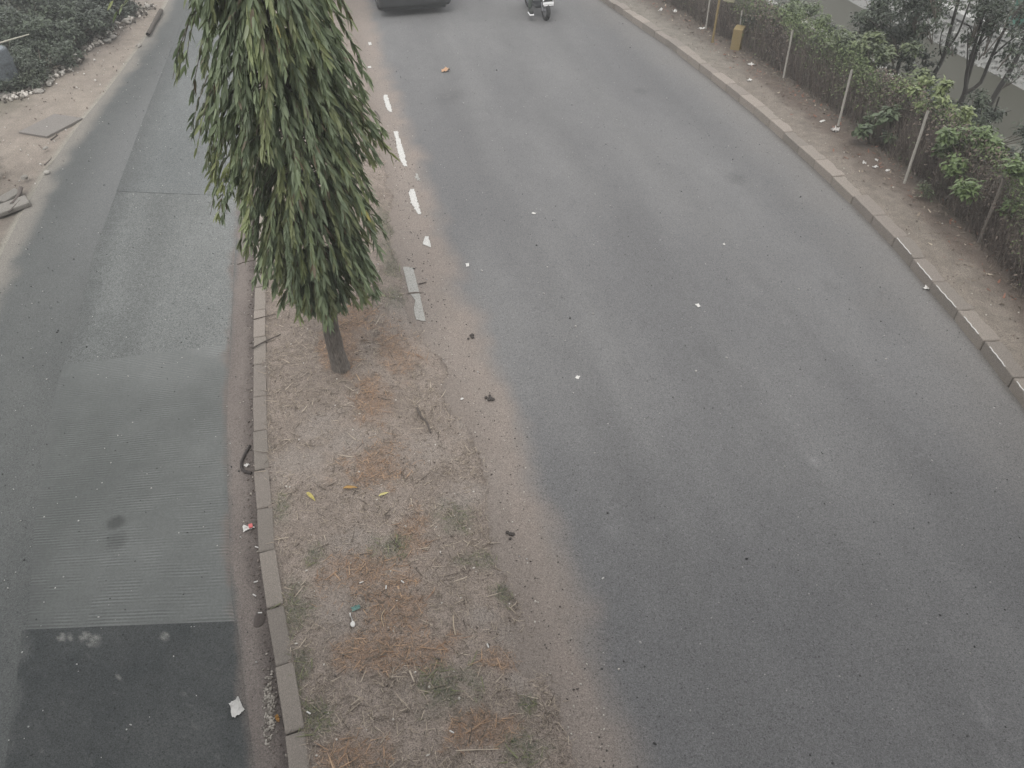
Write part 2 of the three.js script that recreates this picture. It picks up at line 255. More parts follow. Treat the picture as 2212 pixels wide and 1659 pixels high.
    const L = 1 - sst(0, 0.08, s + (n2 - 0.5) * 0.1); c = mixc(c, base(x, z), L * 0.85); return feather(c, x, z, s, n2);
  }, 210);
  const chips = [[137, 1377, 0.035], [152, 1378, 0.03], [178, 1380, 0.045], [204, 1386, 0.042], [356, 1378, 0.04], [252, 1466, 0.03]].map(([u, v, r]) => { const p = spot(u, v); return [p[0], p[2], r]; });
  part('tar_patch', sheet({ x0: (z) => slabL(z) - 0.04, x1: (z) => slabR(z) + 0.01, z0: 1.0, z1: -3.72, nx: 60, nz: 150, y: (x, z, s) => (s < 0.01 || s > 0.99) ? -0.012 : 0.006 + 0.003 * fbm(x * 5, z * 5), warpX: tilt, color: (x, z, s) => {
    const n = fbm(x * 2.2, z * 1.7), n2 = fbm(x * 11, z * 11, 3); let c = mixc([0.046, 0.05, 0.051], [0.074, 0.077, 0.077], clamp(0.5 + (n - 0.5) * 1.2 + (n2 - 0.5) * 0.6 + (s - 0.5) * 0.25));
    const spk = vnoise(x * 45, z * 45); if (spk > 0.87) c = mixc(c, [0.16, 0.16, 0.155], (spk - 0.87) * 5 * n);
    for (const p of chips) { const d = Math.hypot(x - p[0], z - p[1]); c = mixc(c, [0.2, 0.2, 0.19], (1 - sst(0.4, 1.1, d / p[2] + (vnoise(x * 60, z * 60) - 0.5) * 1.2)) * 0.8); }
    c = feather(c, x, z, s, n2); const Lf = 1 - sst(0, 0.06, s + (fbm(x * 7, z * 5) - 0.5) * 0.12); c = mixc(c, base(x, z), Lf * 0.8);
    return c;
  } }), MA.asphalt, leftG);
}

// ---------------------------------------------------------------- kerbs, stone by stone
{
  const geos = [0, 1, 2, 3].map(() => { const g = new RoundedBoxGeometry(1, 1, 1, 2, 0.06), p = g.attributes.position; for (let i = 0; i < p.count; i++) { const k = h2(Math.round(p.getX(i) * 50) + 3, Math.round(p.getZ(i) * 50) + Math.round(p.getY(i) * 9) + (rnd() * 0 | 0)); p.setXYZ(i, p.getX(i) * (1 + (k - 0.5) * 0.05), p.getY(i), p.getZ(i)); } g.computeVertexNormals(); return g; });
  function row(name, label, f, z0, z1, len, w, h, side, sink) {
    const g = new THREE.Group(); g.name = name; scene.add(g); tag(g, label, null, null, 'structure'); const out = [];
    let z = z0, k = 0;
    while (z > z1) {
      const L = len * rr(0.9, 1.1), zb = z - L, xa = f(z), xb = f(zb), m = new THREE.Mesh(geos[k % 4], MA.kerb[(h2(k, 77) * 4) | 0]); m.name = 'kerb_stone'; shade(m);
      const len2 = Math.hypot(L, xb - xa), turn = Math.atan2(xa - xb, L);
      m.scale.set(w, h + 0.1, len2 - 0.009); m.position.set((xa + xb) / 2 + side * w / 2 + rr(-0.008, 0.008), (h - 0.1) / 2 + rr(-0.008, 0.008) - (sink ? sink(zb) : 0), (z + zb) / 2); m.rotation.set(rr(-0.012, 0.012), turn + rr(-0.012, 0.012), rr(-0.04, 0.02) * side);
      g.add(m); out.push(m); z = zb; k++;
    } return out;
  }
  row('median_kerb', 'pale concrete kerb along the left side of the median', km, -1.2, -28, 0.53, 0.135, 0.1, 1, (z) => 0);
  const rs = row('roadside_kerb', 'dusty concrete kerb along the right side of the carriageway', kr, -2.6, -28, 0.58, 0.22, 0.135, 1);
  for (const m of rs) if (m.position.z > -7.6 && rnd() < 0.85) { // chipped white paint left on the front edge of the nearer stones
    const c = new THREE.Group(); const n = 9, pts = []; const L0 = rr(-0.46, -0.25), L1 = rr(0.2, 0.46);
    for (let i = 0; i <= n; i++) pts.push(V3(-0.47 + 0.02 * Math.sin(i * 2.1), 0.488 + 0.02 * h2(i, m.id), L0 + (L1 - L0) * i / n));
    const g = new THREE.TubeGeometry(new THREE.CatmullRomCurve3(pts), 14, 0.028, 5); part('paint_edge', g, MA.white, m);
  }
}

// ---------------------------------------------------------------- median soil
const patch = (list) => { const P = list.map(([u, v, ru, rv]) => { const a = spot(u, v, 0.05), b = spot(u + ru, v, 0.05), c = spot(u, v - rv, 0.05); return [a[0], a[2], Math.hypot(b[0] - a[0], b[2] - a[2]), Math.abs(c[2] - a[2])]; }); return (x, z) => { let m = 0; for (const p of P) { const d = Math.hypot((x - p[0]) / p[2], (z - p[1]) / p[3]); if (d < 1.6) m = Math.max(m, 1 - sst(0.2, 1.55, d + (fbm(x * 9, z * 9, 4) - 0.5) * 1.7)); } return m; }; };
const GREEN = patch([[845, 1180, 45, 30], [985, 1115, 45, 32], [640, 1320, 38, 62], [955, 1490, 75, 48], [1135, 1625, 50, 40], [684, 1208, 22, 22], [845, 480, 40, 40], [850, 545, 32, 50], [860, 640, 40, 24], [1140, 1520, 25, 22], [1060, 1200, 60, 22], [640, 1450, 30, 60], [1095, 1280, 30, 30], [610, 1110, 24, 40], [690, 1560, 40, 40]]);
const ORANGE = patch([[805, 870, 38, 50], [770, 1250, 85, 60], [860, 1300, 60, 80], [880, 1410, 120, 40], [770, 1420, 50, 40], [745, 735, 28, 60], [765, 690, 40, 40], [860, 740, 40, 60], [760, 1640, 90, 40], [1080, 1420, 40, 25], [890, 1160, 40, 60], [710, 755, 20, 40], [820, 1000, 80, 50], [1030, 1580, 70, 40]]);
const BARE = patch([[690, 930, 50, 40], [1010, 890, 50, 60], [870, 690, 40, 60], [1010, 1070, 50, 30], [640, 1000, 60, 40], [760, 1180, 50, 26], [730, 1310, 50, 60], [1100, 1370, 30, 40], [1120, 1480, 24, 30], [760, 960, 60, 30], [900, 980, 60, 40], [1040, 1330, 40, 26]]);
const soilY = (x, z) => {
  const a = km(z) + 0.13, b = me(z), s = (x - a) / (b - a), e = x - b;
  let y = 0.088 - 0.05 * sst(0.1, 0.95, s) + 0.03 * (fbm(x * 2.2, z * 2.2) - 0.5) + 0.022 * (fbm(x * 9, z * 9, 3) - 0.5);
  y -= sst(-0.14, 0.16, e + (fbm(x * 3, z * 1.7 + 8, 4) - 0.5) * 0.34) * 0.075; return y;
};
{
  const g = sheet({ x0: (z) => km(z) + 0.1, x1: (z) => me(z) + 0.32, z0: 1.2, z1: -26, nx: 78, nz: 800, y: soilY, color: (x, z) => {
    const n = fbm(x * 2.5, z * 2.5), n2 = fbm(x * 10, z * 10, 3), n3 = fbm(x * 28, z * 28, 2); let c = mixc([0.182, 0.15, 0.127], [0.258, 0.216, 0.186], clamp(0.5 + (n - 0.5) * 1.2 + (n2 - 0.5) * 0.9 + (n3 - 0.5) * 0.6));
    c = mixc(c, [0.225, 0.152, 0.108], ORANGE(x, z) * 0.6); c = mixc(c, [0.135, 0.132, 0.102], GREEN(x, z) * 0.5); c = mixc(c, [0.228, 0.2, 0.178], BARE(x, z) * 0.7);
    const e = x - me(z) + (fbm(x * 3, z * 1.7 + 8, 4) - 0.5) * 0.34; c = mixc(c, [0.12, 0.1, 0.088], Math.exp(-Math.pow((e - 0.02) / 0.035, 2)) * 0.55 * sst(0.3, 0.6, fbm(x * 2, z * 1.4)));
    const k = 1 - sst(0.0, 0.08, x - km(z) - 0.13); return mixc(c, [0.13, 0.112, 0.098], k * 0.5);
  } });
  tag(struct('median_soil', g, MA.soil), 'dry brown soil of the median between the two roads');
}
// blades: a thin bent strip, one unit long
function blade(w, bend, seg = 3) { const pos = [], idx = []; for (let i = 0; i <= seg; i++) { const t = i / seg, ww = w * (1 - 0.75 * t * t); pos.push(-ww, bend * t * t, t, ww, bend * t * t, t); if (i < seg) { const k = i * 2; idx.push(k, k + 1, k + 2, k + 1, k + 3, k + 2); } } const g = new THREE.BufferGeometry(); g.setAttribute('position', new THREE.Float32BufferAttribute(pos, 3)); g.setAttribute('uv', new THREE.Float32BufferAttribute(new Float32Array(pos.length / 3 * 2), 2)); g.setIndex(idx); g.computeVertexNormals(); return g; }
const inMedian = () => { const z = -1.3 - Math.pow(rnd(), 1.25) * 14; const a = km(z) + 0.12, b = me(z) + 0.14; return [a + (b - a) * rnd(), z]; };
{
  const L = []; const tries = 120000;
  for (let i = 0; i < tries && L.length < 42000; i++) {
    const [x, z] = inMedian(), o = ORANGE(x, z), b = BARE(x, z), g = GREEN(x, z), d = fbm(x * 4 + 3, z * 4, 3);
    if (rnd() > (0.22 + 0.6 * o + 0.55 * sst(0.42, 0.66, d)) * (1 - 0.85 * b)) continue;
    const l = rr(0.018, 0.06) * (rnd() < 0.07 ? 2.2 : 1), t = rnd(); let c = o > 0.3 && t < 0.65 ? mixc([0.22, 0.135, 0.088], [0.42, 0.29, 0.19], rnd()) : t < 0.45 ? mixc([0.26, 0.215, 0.17], [0.42, 0.36, 0.29], rnd()) : mixc([0.07, 0.056, 0.046], [0.2, 0.165, 0.13], rnd());
    if (g > 0.4 && rnd() < 0.5) c = [0.16, 0.17, 0.09];
    L.push({ m: M4(V3(x, soilY(x, z) + rr(0.002, 0.014), z), Q(rr(-0.25, 0.2), rnd() * 6.283, rr(-0.5, 0.5)), V3(l * rr(0.5, 1.1), l, l)), c });
  }
  const o = copies('dry_straw', blade(0.045, 0.12), MA.dryLeaf, L, scene); tag(o, 'dry straw and dead grass scattered over the median soil', 'straw');
  const G = [];
  for (let i = 0; i < 220000 && G.length < 16000; i++) { const [x, z] = inMedian(), g = GREEN(x, z); if (rnd() > g * g * 0.8 + 0.03) continue; const l = rr(0.014, 0.042) * (0.6 + 0.4 * g); G.push({ m: M4(V3(x, soilY(x, z) - 0.004, z), Q(-rr(0.35, 1.35), rnd() * 6.283, rr(-0.3, 0.3)), V3(l, l, l)), c: rnd() < 0.3 ? [0.24, 0.21, 0.14] : mixc([0.06, 0.085, 0.05], [0.12, 0.15, 0.085], rnd()) }); }
  tag(copies('median_grass', blade(0.05, -0.3), MA.leaf, G, scene), 'short green grass in thin patches on the median', 'grass');
  // crumbs of earth and grit
  const pg = new THREE.IcosahedronGeometry(1, 0), S = [];
  const add = (x, y, z, r, c) => S.push({ m: M4(V3(x, y + r * 0.3, z), Q(rnd() * 6, rnd() * 6, rnd() * 6), V3(r * rr(0.7, 1.4), r * rr(0.5, 0.9), r * rr(0.7, 1.4))), c });
  for (let i = 0; i < 2600; i++) { const [x, z] = inMedian(); add(x, soilY(x, z), z, rr(0.003, 0.012), rnd() < 0.12 ? [0.5, 0.47, 0.43] : mixc([0.09, 0.075, 0.065], [0.24, 0.2, 0.17], rnd())); }
  for (let i = 0; i < 520; i++) { const z = rr(-1.6, -12), x = km(z) - Math.abs(gauss()) * 0.09 - 0.01; add(x, 0, z, rr(0.003, 0.013), rnd() < 0.12 ? [0.36, 0.33, 0.29] : mixc([0.06, 0.05, 0.045], [0.2, 0.17, 0.15], rnd())); }
  for (let i = 0; i < 260; i++) { const p = spot(582 + gauss() * 13, 1535 + gauss() * 75); if (p[0] > km(p[2]) - 0.01) continue; add(p[0], 0, p[2], rr(0.005, 0.015), mixc([0.13, 0.115, 0.1], [0.4, 0.37, 0.33], rnd())); }
  for (let i = 0; i < 1500; i++) { const z = -1.4 - rnd() * 18, x = rr(me(z) + 0.1, kr(z) - 0.05); add(x, 0, z, rr(0.003, 0.009) * (rnd() < 0.06 ? 1.8 : 1), rnd() < 0.5 ? [0.32, 0.31, 0.3] : [0.05, 0.05, 0.05]); }
  for (let i = 0; i < 500; i++) { const z = -1.4 - rnd() * 12, x = me(z) + 0.12 + Math.abs(gauss()) * 0.4; add(x, 0, z, rr(0.003, 0.01), rnd() < 0.4 ? [0.45, 0.42, 0.38] : [0.06, 0.052, 0.046]); }
  for (let i = 0; i < 900; i++) { const z = -2 - rnd() * 17, x = rr(le(z) + 0.1, km(z) - 0.1); add(x, 0.006, z, rr(0.003, 0.009), rnd() < 0.45 ? [0.4, 0.4, 0.38] : [0.04, 0.042, 0.042]); }
  for (let i = 0; i < 900; i++) { const z = -4 - rnd() * 17, x = kr(z) + rr(0.2, 1.5); add(x, 0.145, z, rr(0.004, 0.016), rnd() < 0.12 ? [0.4, 0.37, 0.33] : mixc([0.08, 0.065, 0.055], [0.22, 0.18, 0.15], rnd())); }
  for (let i = 0; i < 420; i++) { const z = -9 - rnd() * 14, x = le(z) - rr(0.1, 1.8); add(x, 0.0, z, rr(0.005, 0.022), rnd() < 0.3 ? [0.5, 0.48, 0.45] : mixc([0.08, 0.065, 0.055], [0.24, 0.2, 0.17], rnd())); }
  for (let i = 0; i < 420; i++) { const t = rnd(), L2 = [[0, 212], [60, 198], [130, 150], [200, 92], [262, 50], [318, 8]], q = t * 4.999, k = q | 0, f = q - k, p = spot(L2[k][0] + (L2[k + 1][0] - L2[k][0]) * f + gauss() * 14 + 6, L2[k][1] + (L2[k + 1][1] - L2[k][1]) * f + gauss() * 9 + 4); add(p[0], 0.03, p[2], rr(0.01, 0.05), rnd() < 0.6 ? mixc([0.22, 0.2, 0.175], [0.5, 0.47, 0.43], rnd()) : [0.07, 0.06, 0.05]); }
  tag(copies('grit', pg, MA.stone, S, scene), 'scattered grit, crumbs of earth and small stones on roads and verges', 'grit');
}

// ---------------------------------------------------------------- right verge and left verge
const vergeY = (x, z) => 0.112 + 0.036 * sst(0.1, 0.26, x - kr(z) + 0.1 * (fbm(x * 4, z * 2.5) - 0.5)) + 0.02 * (fbm(x * 3, z * 3) - 0.5) + 0.018 * (fbm(x * 11, z * 11, 3) - 0.5) + 0.02 * sst(0.4, 1.3, x - kr(z)) - 0.3 * sst(2.0, 2.6, x - kr(z));
struct('verge', sheet({ x0: (z) => kr(z) + 0.06, x1: (z) => kr(z) + 2.6, z0: -1.5, z1: -30, nx: 60, nz: 560, y: vergeY, color: (x, z) => {
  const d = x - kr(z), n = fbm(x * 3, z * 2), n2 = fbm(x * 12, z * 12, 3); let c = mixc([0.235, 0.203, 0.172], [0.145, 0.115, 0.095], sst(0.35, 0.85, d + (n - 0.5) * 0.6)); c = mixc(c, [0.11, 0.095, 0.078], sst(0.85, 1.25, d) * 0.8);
  const far = sst(-13, -16, z) * (1 - sst(0.5, 1.2, d)); c = mixc(c, [0.24, 0.23, 0.2], far * 0.4); return c.map((v) => v * (0.57 + 0.42 * n2));
} }), MA.soil);
const leftY = (x, z) => { const d = le(z) - x; return -0.004 - 0.03 * sst(0, 0.2, d) + 0.07 * sst(0.3, 2.4, d) + 0.03 * (fbm(x * 2.4, z * 2.4) - 0.5) * sst(0, 0.4, d) + 0.09 * (fbm(x * 3.2 + 4, z * 1.3) - 0.45) * sst(-13.5, -11.5, z) * sst(0.05, 0.35, d); };
struct('verge_sand', sheet({ x0: (z) => le(z) - 5.5, x1: (z) => le(z) + 0.03, z0: -3, z1: -34, nx: 110, nz: 420, y: leftY, color: (x, z) => {
  const d = le(z) - x, n = fbm(x * 1.6, z * 1.6), n2 = fbm(x * 8, z * 8, 3); let c = mixc([0.255, 0.22, 0.185], [0.2, 0.17, 0.145], n);
  c = mixc(c, [0.13, 0.112, 0.095], sst(-13.4, -11.8, z) * 0.75); c = mixc(c, [0.15, 0.128, 0.112], sst(-17, -19, z) * 0.6 * sst(0.3, 0.9, d));
  c = mixc(c, [0.09, 0.085, 0.06], sst(1.1, 1.9, d + (n - 0.5) * 0.8) * sst(-14, -17, z)); c = mixc(c, [0.26, 0.255, 0.22], Math.exp(-Math.pow((d - 0.08) / 0.07, 2)) * 0.6);
  return c.map((v) => v * (0.8 + 0.4 * n2));
} }), MA.soil);
{ // leaf litter of the right verge
  const L = [];
  for (let i = 0; i < 7000; i++) { const z = -3.2 - rnd() * 19, d = 0.35 + Math.pow(rnd(), 0.6) * 1.5, x = kr(z) + d; if (rnd() > sst(0.3, 0.9, d)) continue; const l = rr(0.02, 0.075), t = rnd(); L.push({ m: M4(V3(x, vergeY(x, z) + 0.006, z), Q(rr(-0.4, 0.3), rnd() * 6.283, rr(-0.6, 0.6)), V3(l * rr(1, 4), l, l)), c: t < 0.06 ? [0.36, 0.31, 0.25] : t < 0.25 ? [0.2, 0.1, 0.07] : mixc([0.075, 0.06, 0.048], [0.2, 0.165, 0.13], rnd()) }); }
  tag(copies('leaf_litter', blade(0.07, 0.15), MA.dryLeaf, L, scene), 'brown leaf litter under the hedge on the right verge', 'leaf litter');
}

// ---------------------------------------------------------------- foliage
function leafGeo(len, wid, fold, curl, seg = 5) { // lance-shaped, folded along the midrib, drooping
  const pos = [], idx = [], uv = [];
  for (let i = 0; i <= seg; i++) { const t = i / seg, w = wid * Math.pow(Math.sin(Math.PI * Math.min(0.985, 0.03 + t * 0.96)), 0.75) * (1 - 0.35 * t), y = -curl * t * t + 0.02 * Math.sin(t * 9); pos.push(-w, y + fold * w, t * len, 0, y, t * len, w, y + fold * w, t * len); uv.push(0, t, 0.5, t, 1, t); if (i < seg) { const k = i * 3; idx.push(k, k + 1, k + 3, k + 1, k + 4, k + 3, k + 1, k + 2, k + 4, k + 2, k + 5, k + 4); } }
  const g = new THREE.BufferGeometry(); g.setAttribute('position', new THREE.Float32BufferAttribute(pos, 3)); g.setAttribute('uv', new THREE.Float32BufferAttribute(uv, 2)); g.setIndex(idx); g.computeVertexNormals(); return g;
}
const oval = leafGeo(1, 0.3, 0.3, 0.25, 4);
const lance = leafGeo(1, 0.125, 0.3, 0.2, 6);
const lookQ = (dir, roll) => { const z = dir.clone().normalize(), x = V3(0, 1, 0).cross(z); if (x.lengthSq() < 1e-4) x.set(1, 0, 0); x.normalize(); const y = z.clone().cross(x); const q = new THREE.Quaternion().setFromRotationMatrix(new THREE.Matrix4().makeBasis(x, y, z)); return q.multiply(new THREE.Quaternion().setFromAxisAngle(V3(0, 0, 1), roll)); };

// the drooping mast tree on the median
{
  const [bx, , bz] = spot(735, 797, 0.06); const T = thing('mast_tree', 'tall drooping tree with narrow hanging leaves on the median', 'tree', [bx, 0.02, bz]);
  const trunk = tubeTaper([V3(0.01, -0.05, 0), V3(0, 0.15, 0), V3(-0.015, 0.6, 0), V3(-0.01, 1.2, 0.01), V3(-0.03, 2.4, 0), V3(-0.02, 4, 0.02), V3(0, 6.2, 0)], 0.09, 0.03, 40, 14, 0.2);
  { const p = trunk.attributes.position; for (let i = 0; i < p.count; i++) { const y = p.getY(i), f = 1 + 0.28 * Math.exp(-Math.max(0, y) / 0.12); p.setX(i, p.getX(i) * f); p.setZ(i, p.getZ(i) * f); } trunk.computeVertexNormals(); }
  part('trunk', trunk, MA.bark, T);
  const PR = [[0.7, 0.1], [0.96, 0.28], [1.13, 0.5], [1.4, 0.62], [1.7, 0.64], [2.2, 0.74], [2.6, 0.79], [3, 0.74], [3.4, 0.67], [3.75, 0.62], [4.5, 0.52], [5.5, 0.36], [6.4, 0.08]];
  const R = (h) => { for (let i = 1; i < PR.length; i++) if (h < PR[i][0]) { const a = PR[i - 1], b = PR[i]; return a[1] + (b[1] - a[1]) * clamp((h - a[0]) / (b[0] - a[0])); } return 0.08; };
  const stems = [], leaves = [], toCam = V3(-bx, 0, -bz).normalize();
  const spray = (h0, az, reach, drop, n, sc) => {
    const d = V3(Math.sin(az), 0, Math.cos(az)), pts = []; const side = rr(-0.25, 0.25);
    for (let i = 0; i <= 5; i++) { const t = i / 5; pts.push(V3(-0.015 + d.x * reach * Math.pow(t, 0.75) - d.z * side * t * reach, h0 + 0.1 * t - (drop + 0.1) * t * t, d.z * reach * Math.pow(t, 0.75) + d.x * side * t * reach)); }
    stems.push(tubeTaper(pts, 0.007, 0.002, 5, 4)); const c = new THREE.CatmullRomCurve3(pts), tone = rnd(), warm = rnd() < 0.35;
    for (let k = 0; k < n; k++) {
      const t = 0.12 + 0.88 * Math.pow(rnd(), 0.8), p = c.getPointAt(t), tan = c.getTangentAt(t), dir = d.clone().multiplyScalar(0.6 + rr(-0.25, 0.3)).add(V3(rr(-0.55, 0.55), -1.0 + rr(-0.25, 0.5), rr(-0.55, 0.55))).add(tan.multiplyScalar(0.4)); const l = rr(0.07, 0.145) * sc, roll = rr(-1.1, 1.1);
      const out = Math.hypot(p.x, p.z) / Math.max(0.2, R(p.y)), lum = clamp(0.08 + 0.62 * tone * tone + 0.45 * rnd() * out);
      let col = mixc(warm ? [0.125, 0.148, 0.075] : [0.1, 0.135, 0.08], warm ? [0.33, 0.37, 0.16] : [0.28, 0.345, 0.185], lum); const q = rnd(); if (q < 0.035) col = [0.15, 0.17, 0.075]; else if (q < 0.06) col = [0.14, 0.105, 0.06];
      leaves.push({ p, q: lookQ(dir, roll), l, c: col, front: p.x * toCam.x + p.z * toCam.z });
    }
  };
  for (let i = 0; i < 760; i++) { const h0 = 1.22 + Math.pow(rnd(), 1.05) * 5, drop = rr(0.35, 0.85), he = Math.max(1.0, h0 - drop * 0.75); spray(h0, rnd() * 6.283, R(he) * rr(0.5, 1.0) * (rnd() < 0.2 ? 1.13 : 1), Math.min(drop, h0 - 1.02), 54, 1); }
  const lft = Math.atan2(-Math.cos(YAW), -Math.sin(YAW)); // azimuth towards the left of the picture
  for (let i = 0; i < 20; i++) { const h0 = rr(2.7, 4.0); spray(h0, lft + rr(-0.35, 0.3), rr(0.72, 0.9), rr(0.6, 0.95), 28, 0.95); }
  for (let i = 0; i < 2; i++) spray(4.05 + 0.08 * i, lft + 0.12 * i - 0.05, 1.12, 0.35, 14, 0.85);
  for (let i = 0; i < 10; i++) spray(rr(1.4, 1.9), Math.atan2(toCam.x, toCam.z) + rr(-0.7, 0.7), rr(0.2, 0.34), rr(0.45, 0.62), 22, 0.95);
  const st = part('branch', mergeGeometries(stems), MA.twig, T); st.userData.kind = 'stuff';
  leaves.sort((a, b) => (b.front + b.c[1] * 6) - (a.front + a.c[1] * 6));
  const yel = [[0.36, 0.3, 0.09], [0.3, 0.3, 0.12]].map((c) => new THREE.MeshPhysicalMaterial({ color: lin(...c), roughness: 0.7, side: THREE.DoubleSide, transmission: 0.3, thickness: 0 }));
  const tones = [[0.22, 0.27, 0.12], [0.28, 0.33, 0.15], [0.18, 0.225, 0.105], [0.27, 0.31, 0.19]].map((c) => new THREE.MeshPhysicalMaterial({ color: lin(...c), roughness: 0.6, side: THREE.DoubleSide, transmission: 0.3, thickness: 0 }));
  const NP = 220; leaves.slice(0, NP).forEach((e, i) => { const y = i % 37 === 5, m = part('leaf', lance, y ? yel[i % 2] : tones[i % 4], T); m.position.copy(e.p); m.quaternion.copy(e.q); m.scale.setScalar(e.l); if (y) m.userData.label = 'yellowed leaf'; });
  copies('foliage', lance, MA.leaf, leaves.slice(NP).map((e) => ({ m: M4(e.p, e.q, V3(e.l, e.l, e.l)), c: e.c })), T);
}

function bush(name, label, cat, base, o) { // o: w, h, n, leaf, col0, col1, y0, clumps, geo, group, stems
  const g = thing(name, label, cat, base, 0, o.group), L = [], S = [];
  const K = o.clumps || 16, y0 = o.y0 || 0;
  for (let k = 0; k < K; k++) {
    const a = rnd() * 6.283, rad = Math.sqrt(rnd()), c = V3(Math.cos(a) * rad * o.w * 0.5, y0 + (o.h - y0) * rr(0.18, 0.95) * (1 - 0.3 * rad), Math.sin(a) * rad * (o.d || o.w) * 0.5), tone = rnd(), cr = rr(0.1, 0.2) * Math.max(o.w, o.h - y0) * 0.75;
    S.push(tubeTaper([V3(rr(-0.06, 0.06), -0.05, rr(-0.06, 0.06)), V3(c.x * 0.4, c.y * 0.5, c.z * 0.4), c], o.stem || 0.012, 0.003, 5, 4));
    for (let i = 0; i < o.n / K; i++) { const p = c.clone().add(V3(gauss() * cr, gauss() * cr * 0.8, gauss() * cr)); if (p.y < 0) p.y = rr(0, 0.1); const l = o.leaf * rr(0.6, 1.25); L.push({ m: M4(p, lookQ(V3(rr(-1, 1), rr(-0.55, 0.35), rr(-1, 1)), rr(-0.5, 0.5)), V3(l, l, l)), c: mixc(o.col0, o.col1, clamp(tone * 0.6 + rnd() * 0.5 - 0.05)) }); }
  }
  part('stem', mergeGeometries(S), MA.twig, g); copies('foliage', o.geo || oval, MA.leaf, L, g); return g;
}
const DK0 = [0.02, 0.032, 0.018], DK1 = [0.06, 0.085, 0.04], MD0 = [0.065, 0.09, 0.042], MD1 = [0.17, 0.21, 0.095], BR0 = [0.12, 0.16, 0.055], BR1 = [0.26, 0.31, 0.12];

// ---------------------------------------------------------------- fence, hedge and what stands by it
const foot = [[6.7, -3.5], [7.1, -5], [7.31, -5.8], [7.49, -6.7], [7.76, -7.6], [8.03, -9.3], [8.17, -11.3], [8.17, -13.3], [8.02, -14.9], [7.9, -17], [7.6, -21], [7.2, -26]];
const fx = (z) => interp(foot, z) + 0.26;
{
  const F = thing('wire_fence', 'thin pale posts of a wire fence standing in the dry hedge', 'fence', [0, 0, 0]);
  const pale = mat({ color: lin(0.55, 0.52, 0.47), map: concreteT, roughness: 0.85 }), dull = mat({ color: lin(0.26, 0.23, 0.2), map: concreteT });
  const posts = [[1525, 60, 1.05, 0.03, pale], [1594, 97, 0.72, 0.06, pale], [1693, 167, 0.9, 0.05, pale], [1812, 268, 0.95, 0.06, pale], [1955, 393, 1.12, 0.06, pale], [2116, 522, 0.95, 0.08, dull]];
  for (const [u, v, h, lean, m] of posts) { const b = spot(u, v, 0.18); const a = V3(b[0], 0.08, b[2]); part('post', tubeTaper([a, V3(b[0] - lean * 0.5 + 0.01, 0.1 + h * 0.5, b[2]), V3(b[0] - lean, 0.15 + h, b[2] + 0.02)], 0.021, 0.019, 8, 8, 0.12), m, F); }
  const wire = mat({ color: lin(0.1, 0.09, 0.085), metalness: 0.3, roughness: 0.7 });
  for (const h of [0.4, 0.72, 1.0]) { const pts = []; for (let z = -3; z > -25; z -= 1.1) pts.push(V3(fx(z) + rr(-0.02, 0.02), h + rr(-0.03, 0.02), z)); part('wire', new THREE.TubeGeometry(new THREE.CatmullRomCurve3(pts), 90, 0.0025, 4), wire, F); }
  const H = thing('dry_hedge', 'brown dried-up hedge of thin stems grown through the wire fence', 'hedge', [0, 0, 0]);
  const S = [], Lf = [], cyl = new THREE.CylinderGeometry(0.35, 1, 1, 4, 1, true).translate(0, 0.5, 0);
  for (let i = 0; i < 30000; i++) {
    const z = -2.8 - rnd() * 20.5, dense = 0.45 + 0.55 * sst(0.3, 0.6, fbm(3, z * 0.9)); if (rnd() > dense) continue;
    const off = gauss() * 0.2 + 0.14, x = fx(z) + off, hh = (0.85 + 0.4 * fbm(7, z * 0.8)) * rr(0.35, 1.08), y0 = rnd() < 0.6 ? 0.1 : rr(0.15, 0.6), l = Math.max(0.12, hh - y0 * 0.6) * rr(0.5, 1), r = rr(0.0018, 0.0042);
    S.push({ m: M4(V3(x, y0, z), Q(gauss() * 0.4, rnd() * 6.283, gauss() * 0.4), V3(r, l, r)), c: mixc([0.075, 0.061, 0.053], [0.24, 0.2, 0.172], Math.pow(rnd(), 1.2)) });
  }
  for (let i = 0; i < 60000; i++) {
    const z = -2.8 - rnd() * 20.5, x = fx(z) + gauss() * 0.22 + 0.15, top = 0.95 + 0.5 * fbm(7, z * 0.8), y = 0.12 + (top - 0.1) * Math.pow(rnd(), 0.65) + gauss() * 0.04, l = rr(0.018, 0.05), green = clamp(sst(0.42, 0.6, fbm(x * 2 + 20, z * 0.9 + y * 1.5, 3)) * (0.25 + 0.85 * y) + 0.45 * sst(0.75, 1.1, y));
    Lf.push({ m: M4(V3(x, y, z), lookQ(V3(rr(-1, 1), rr(-1, 0.4), rr(-1, 1)), rr(-1, 1)), V3(l, l, l)), c: rnd() < green ? mixc(MD0, MD1, rnd() * 0.9) : mixc([0.065, 0.052, 0.044], [0.21, 0.17, 0.142], Math.pow(rnd(), 1.3)) });
  }
  copies('stem', cyl, MA.dryLeaf, S, H); copies('leaf', oval, MA.dryLeaf, Lf, H);
}
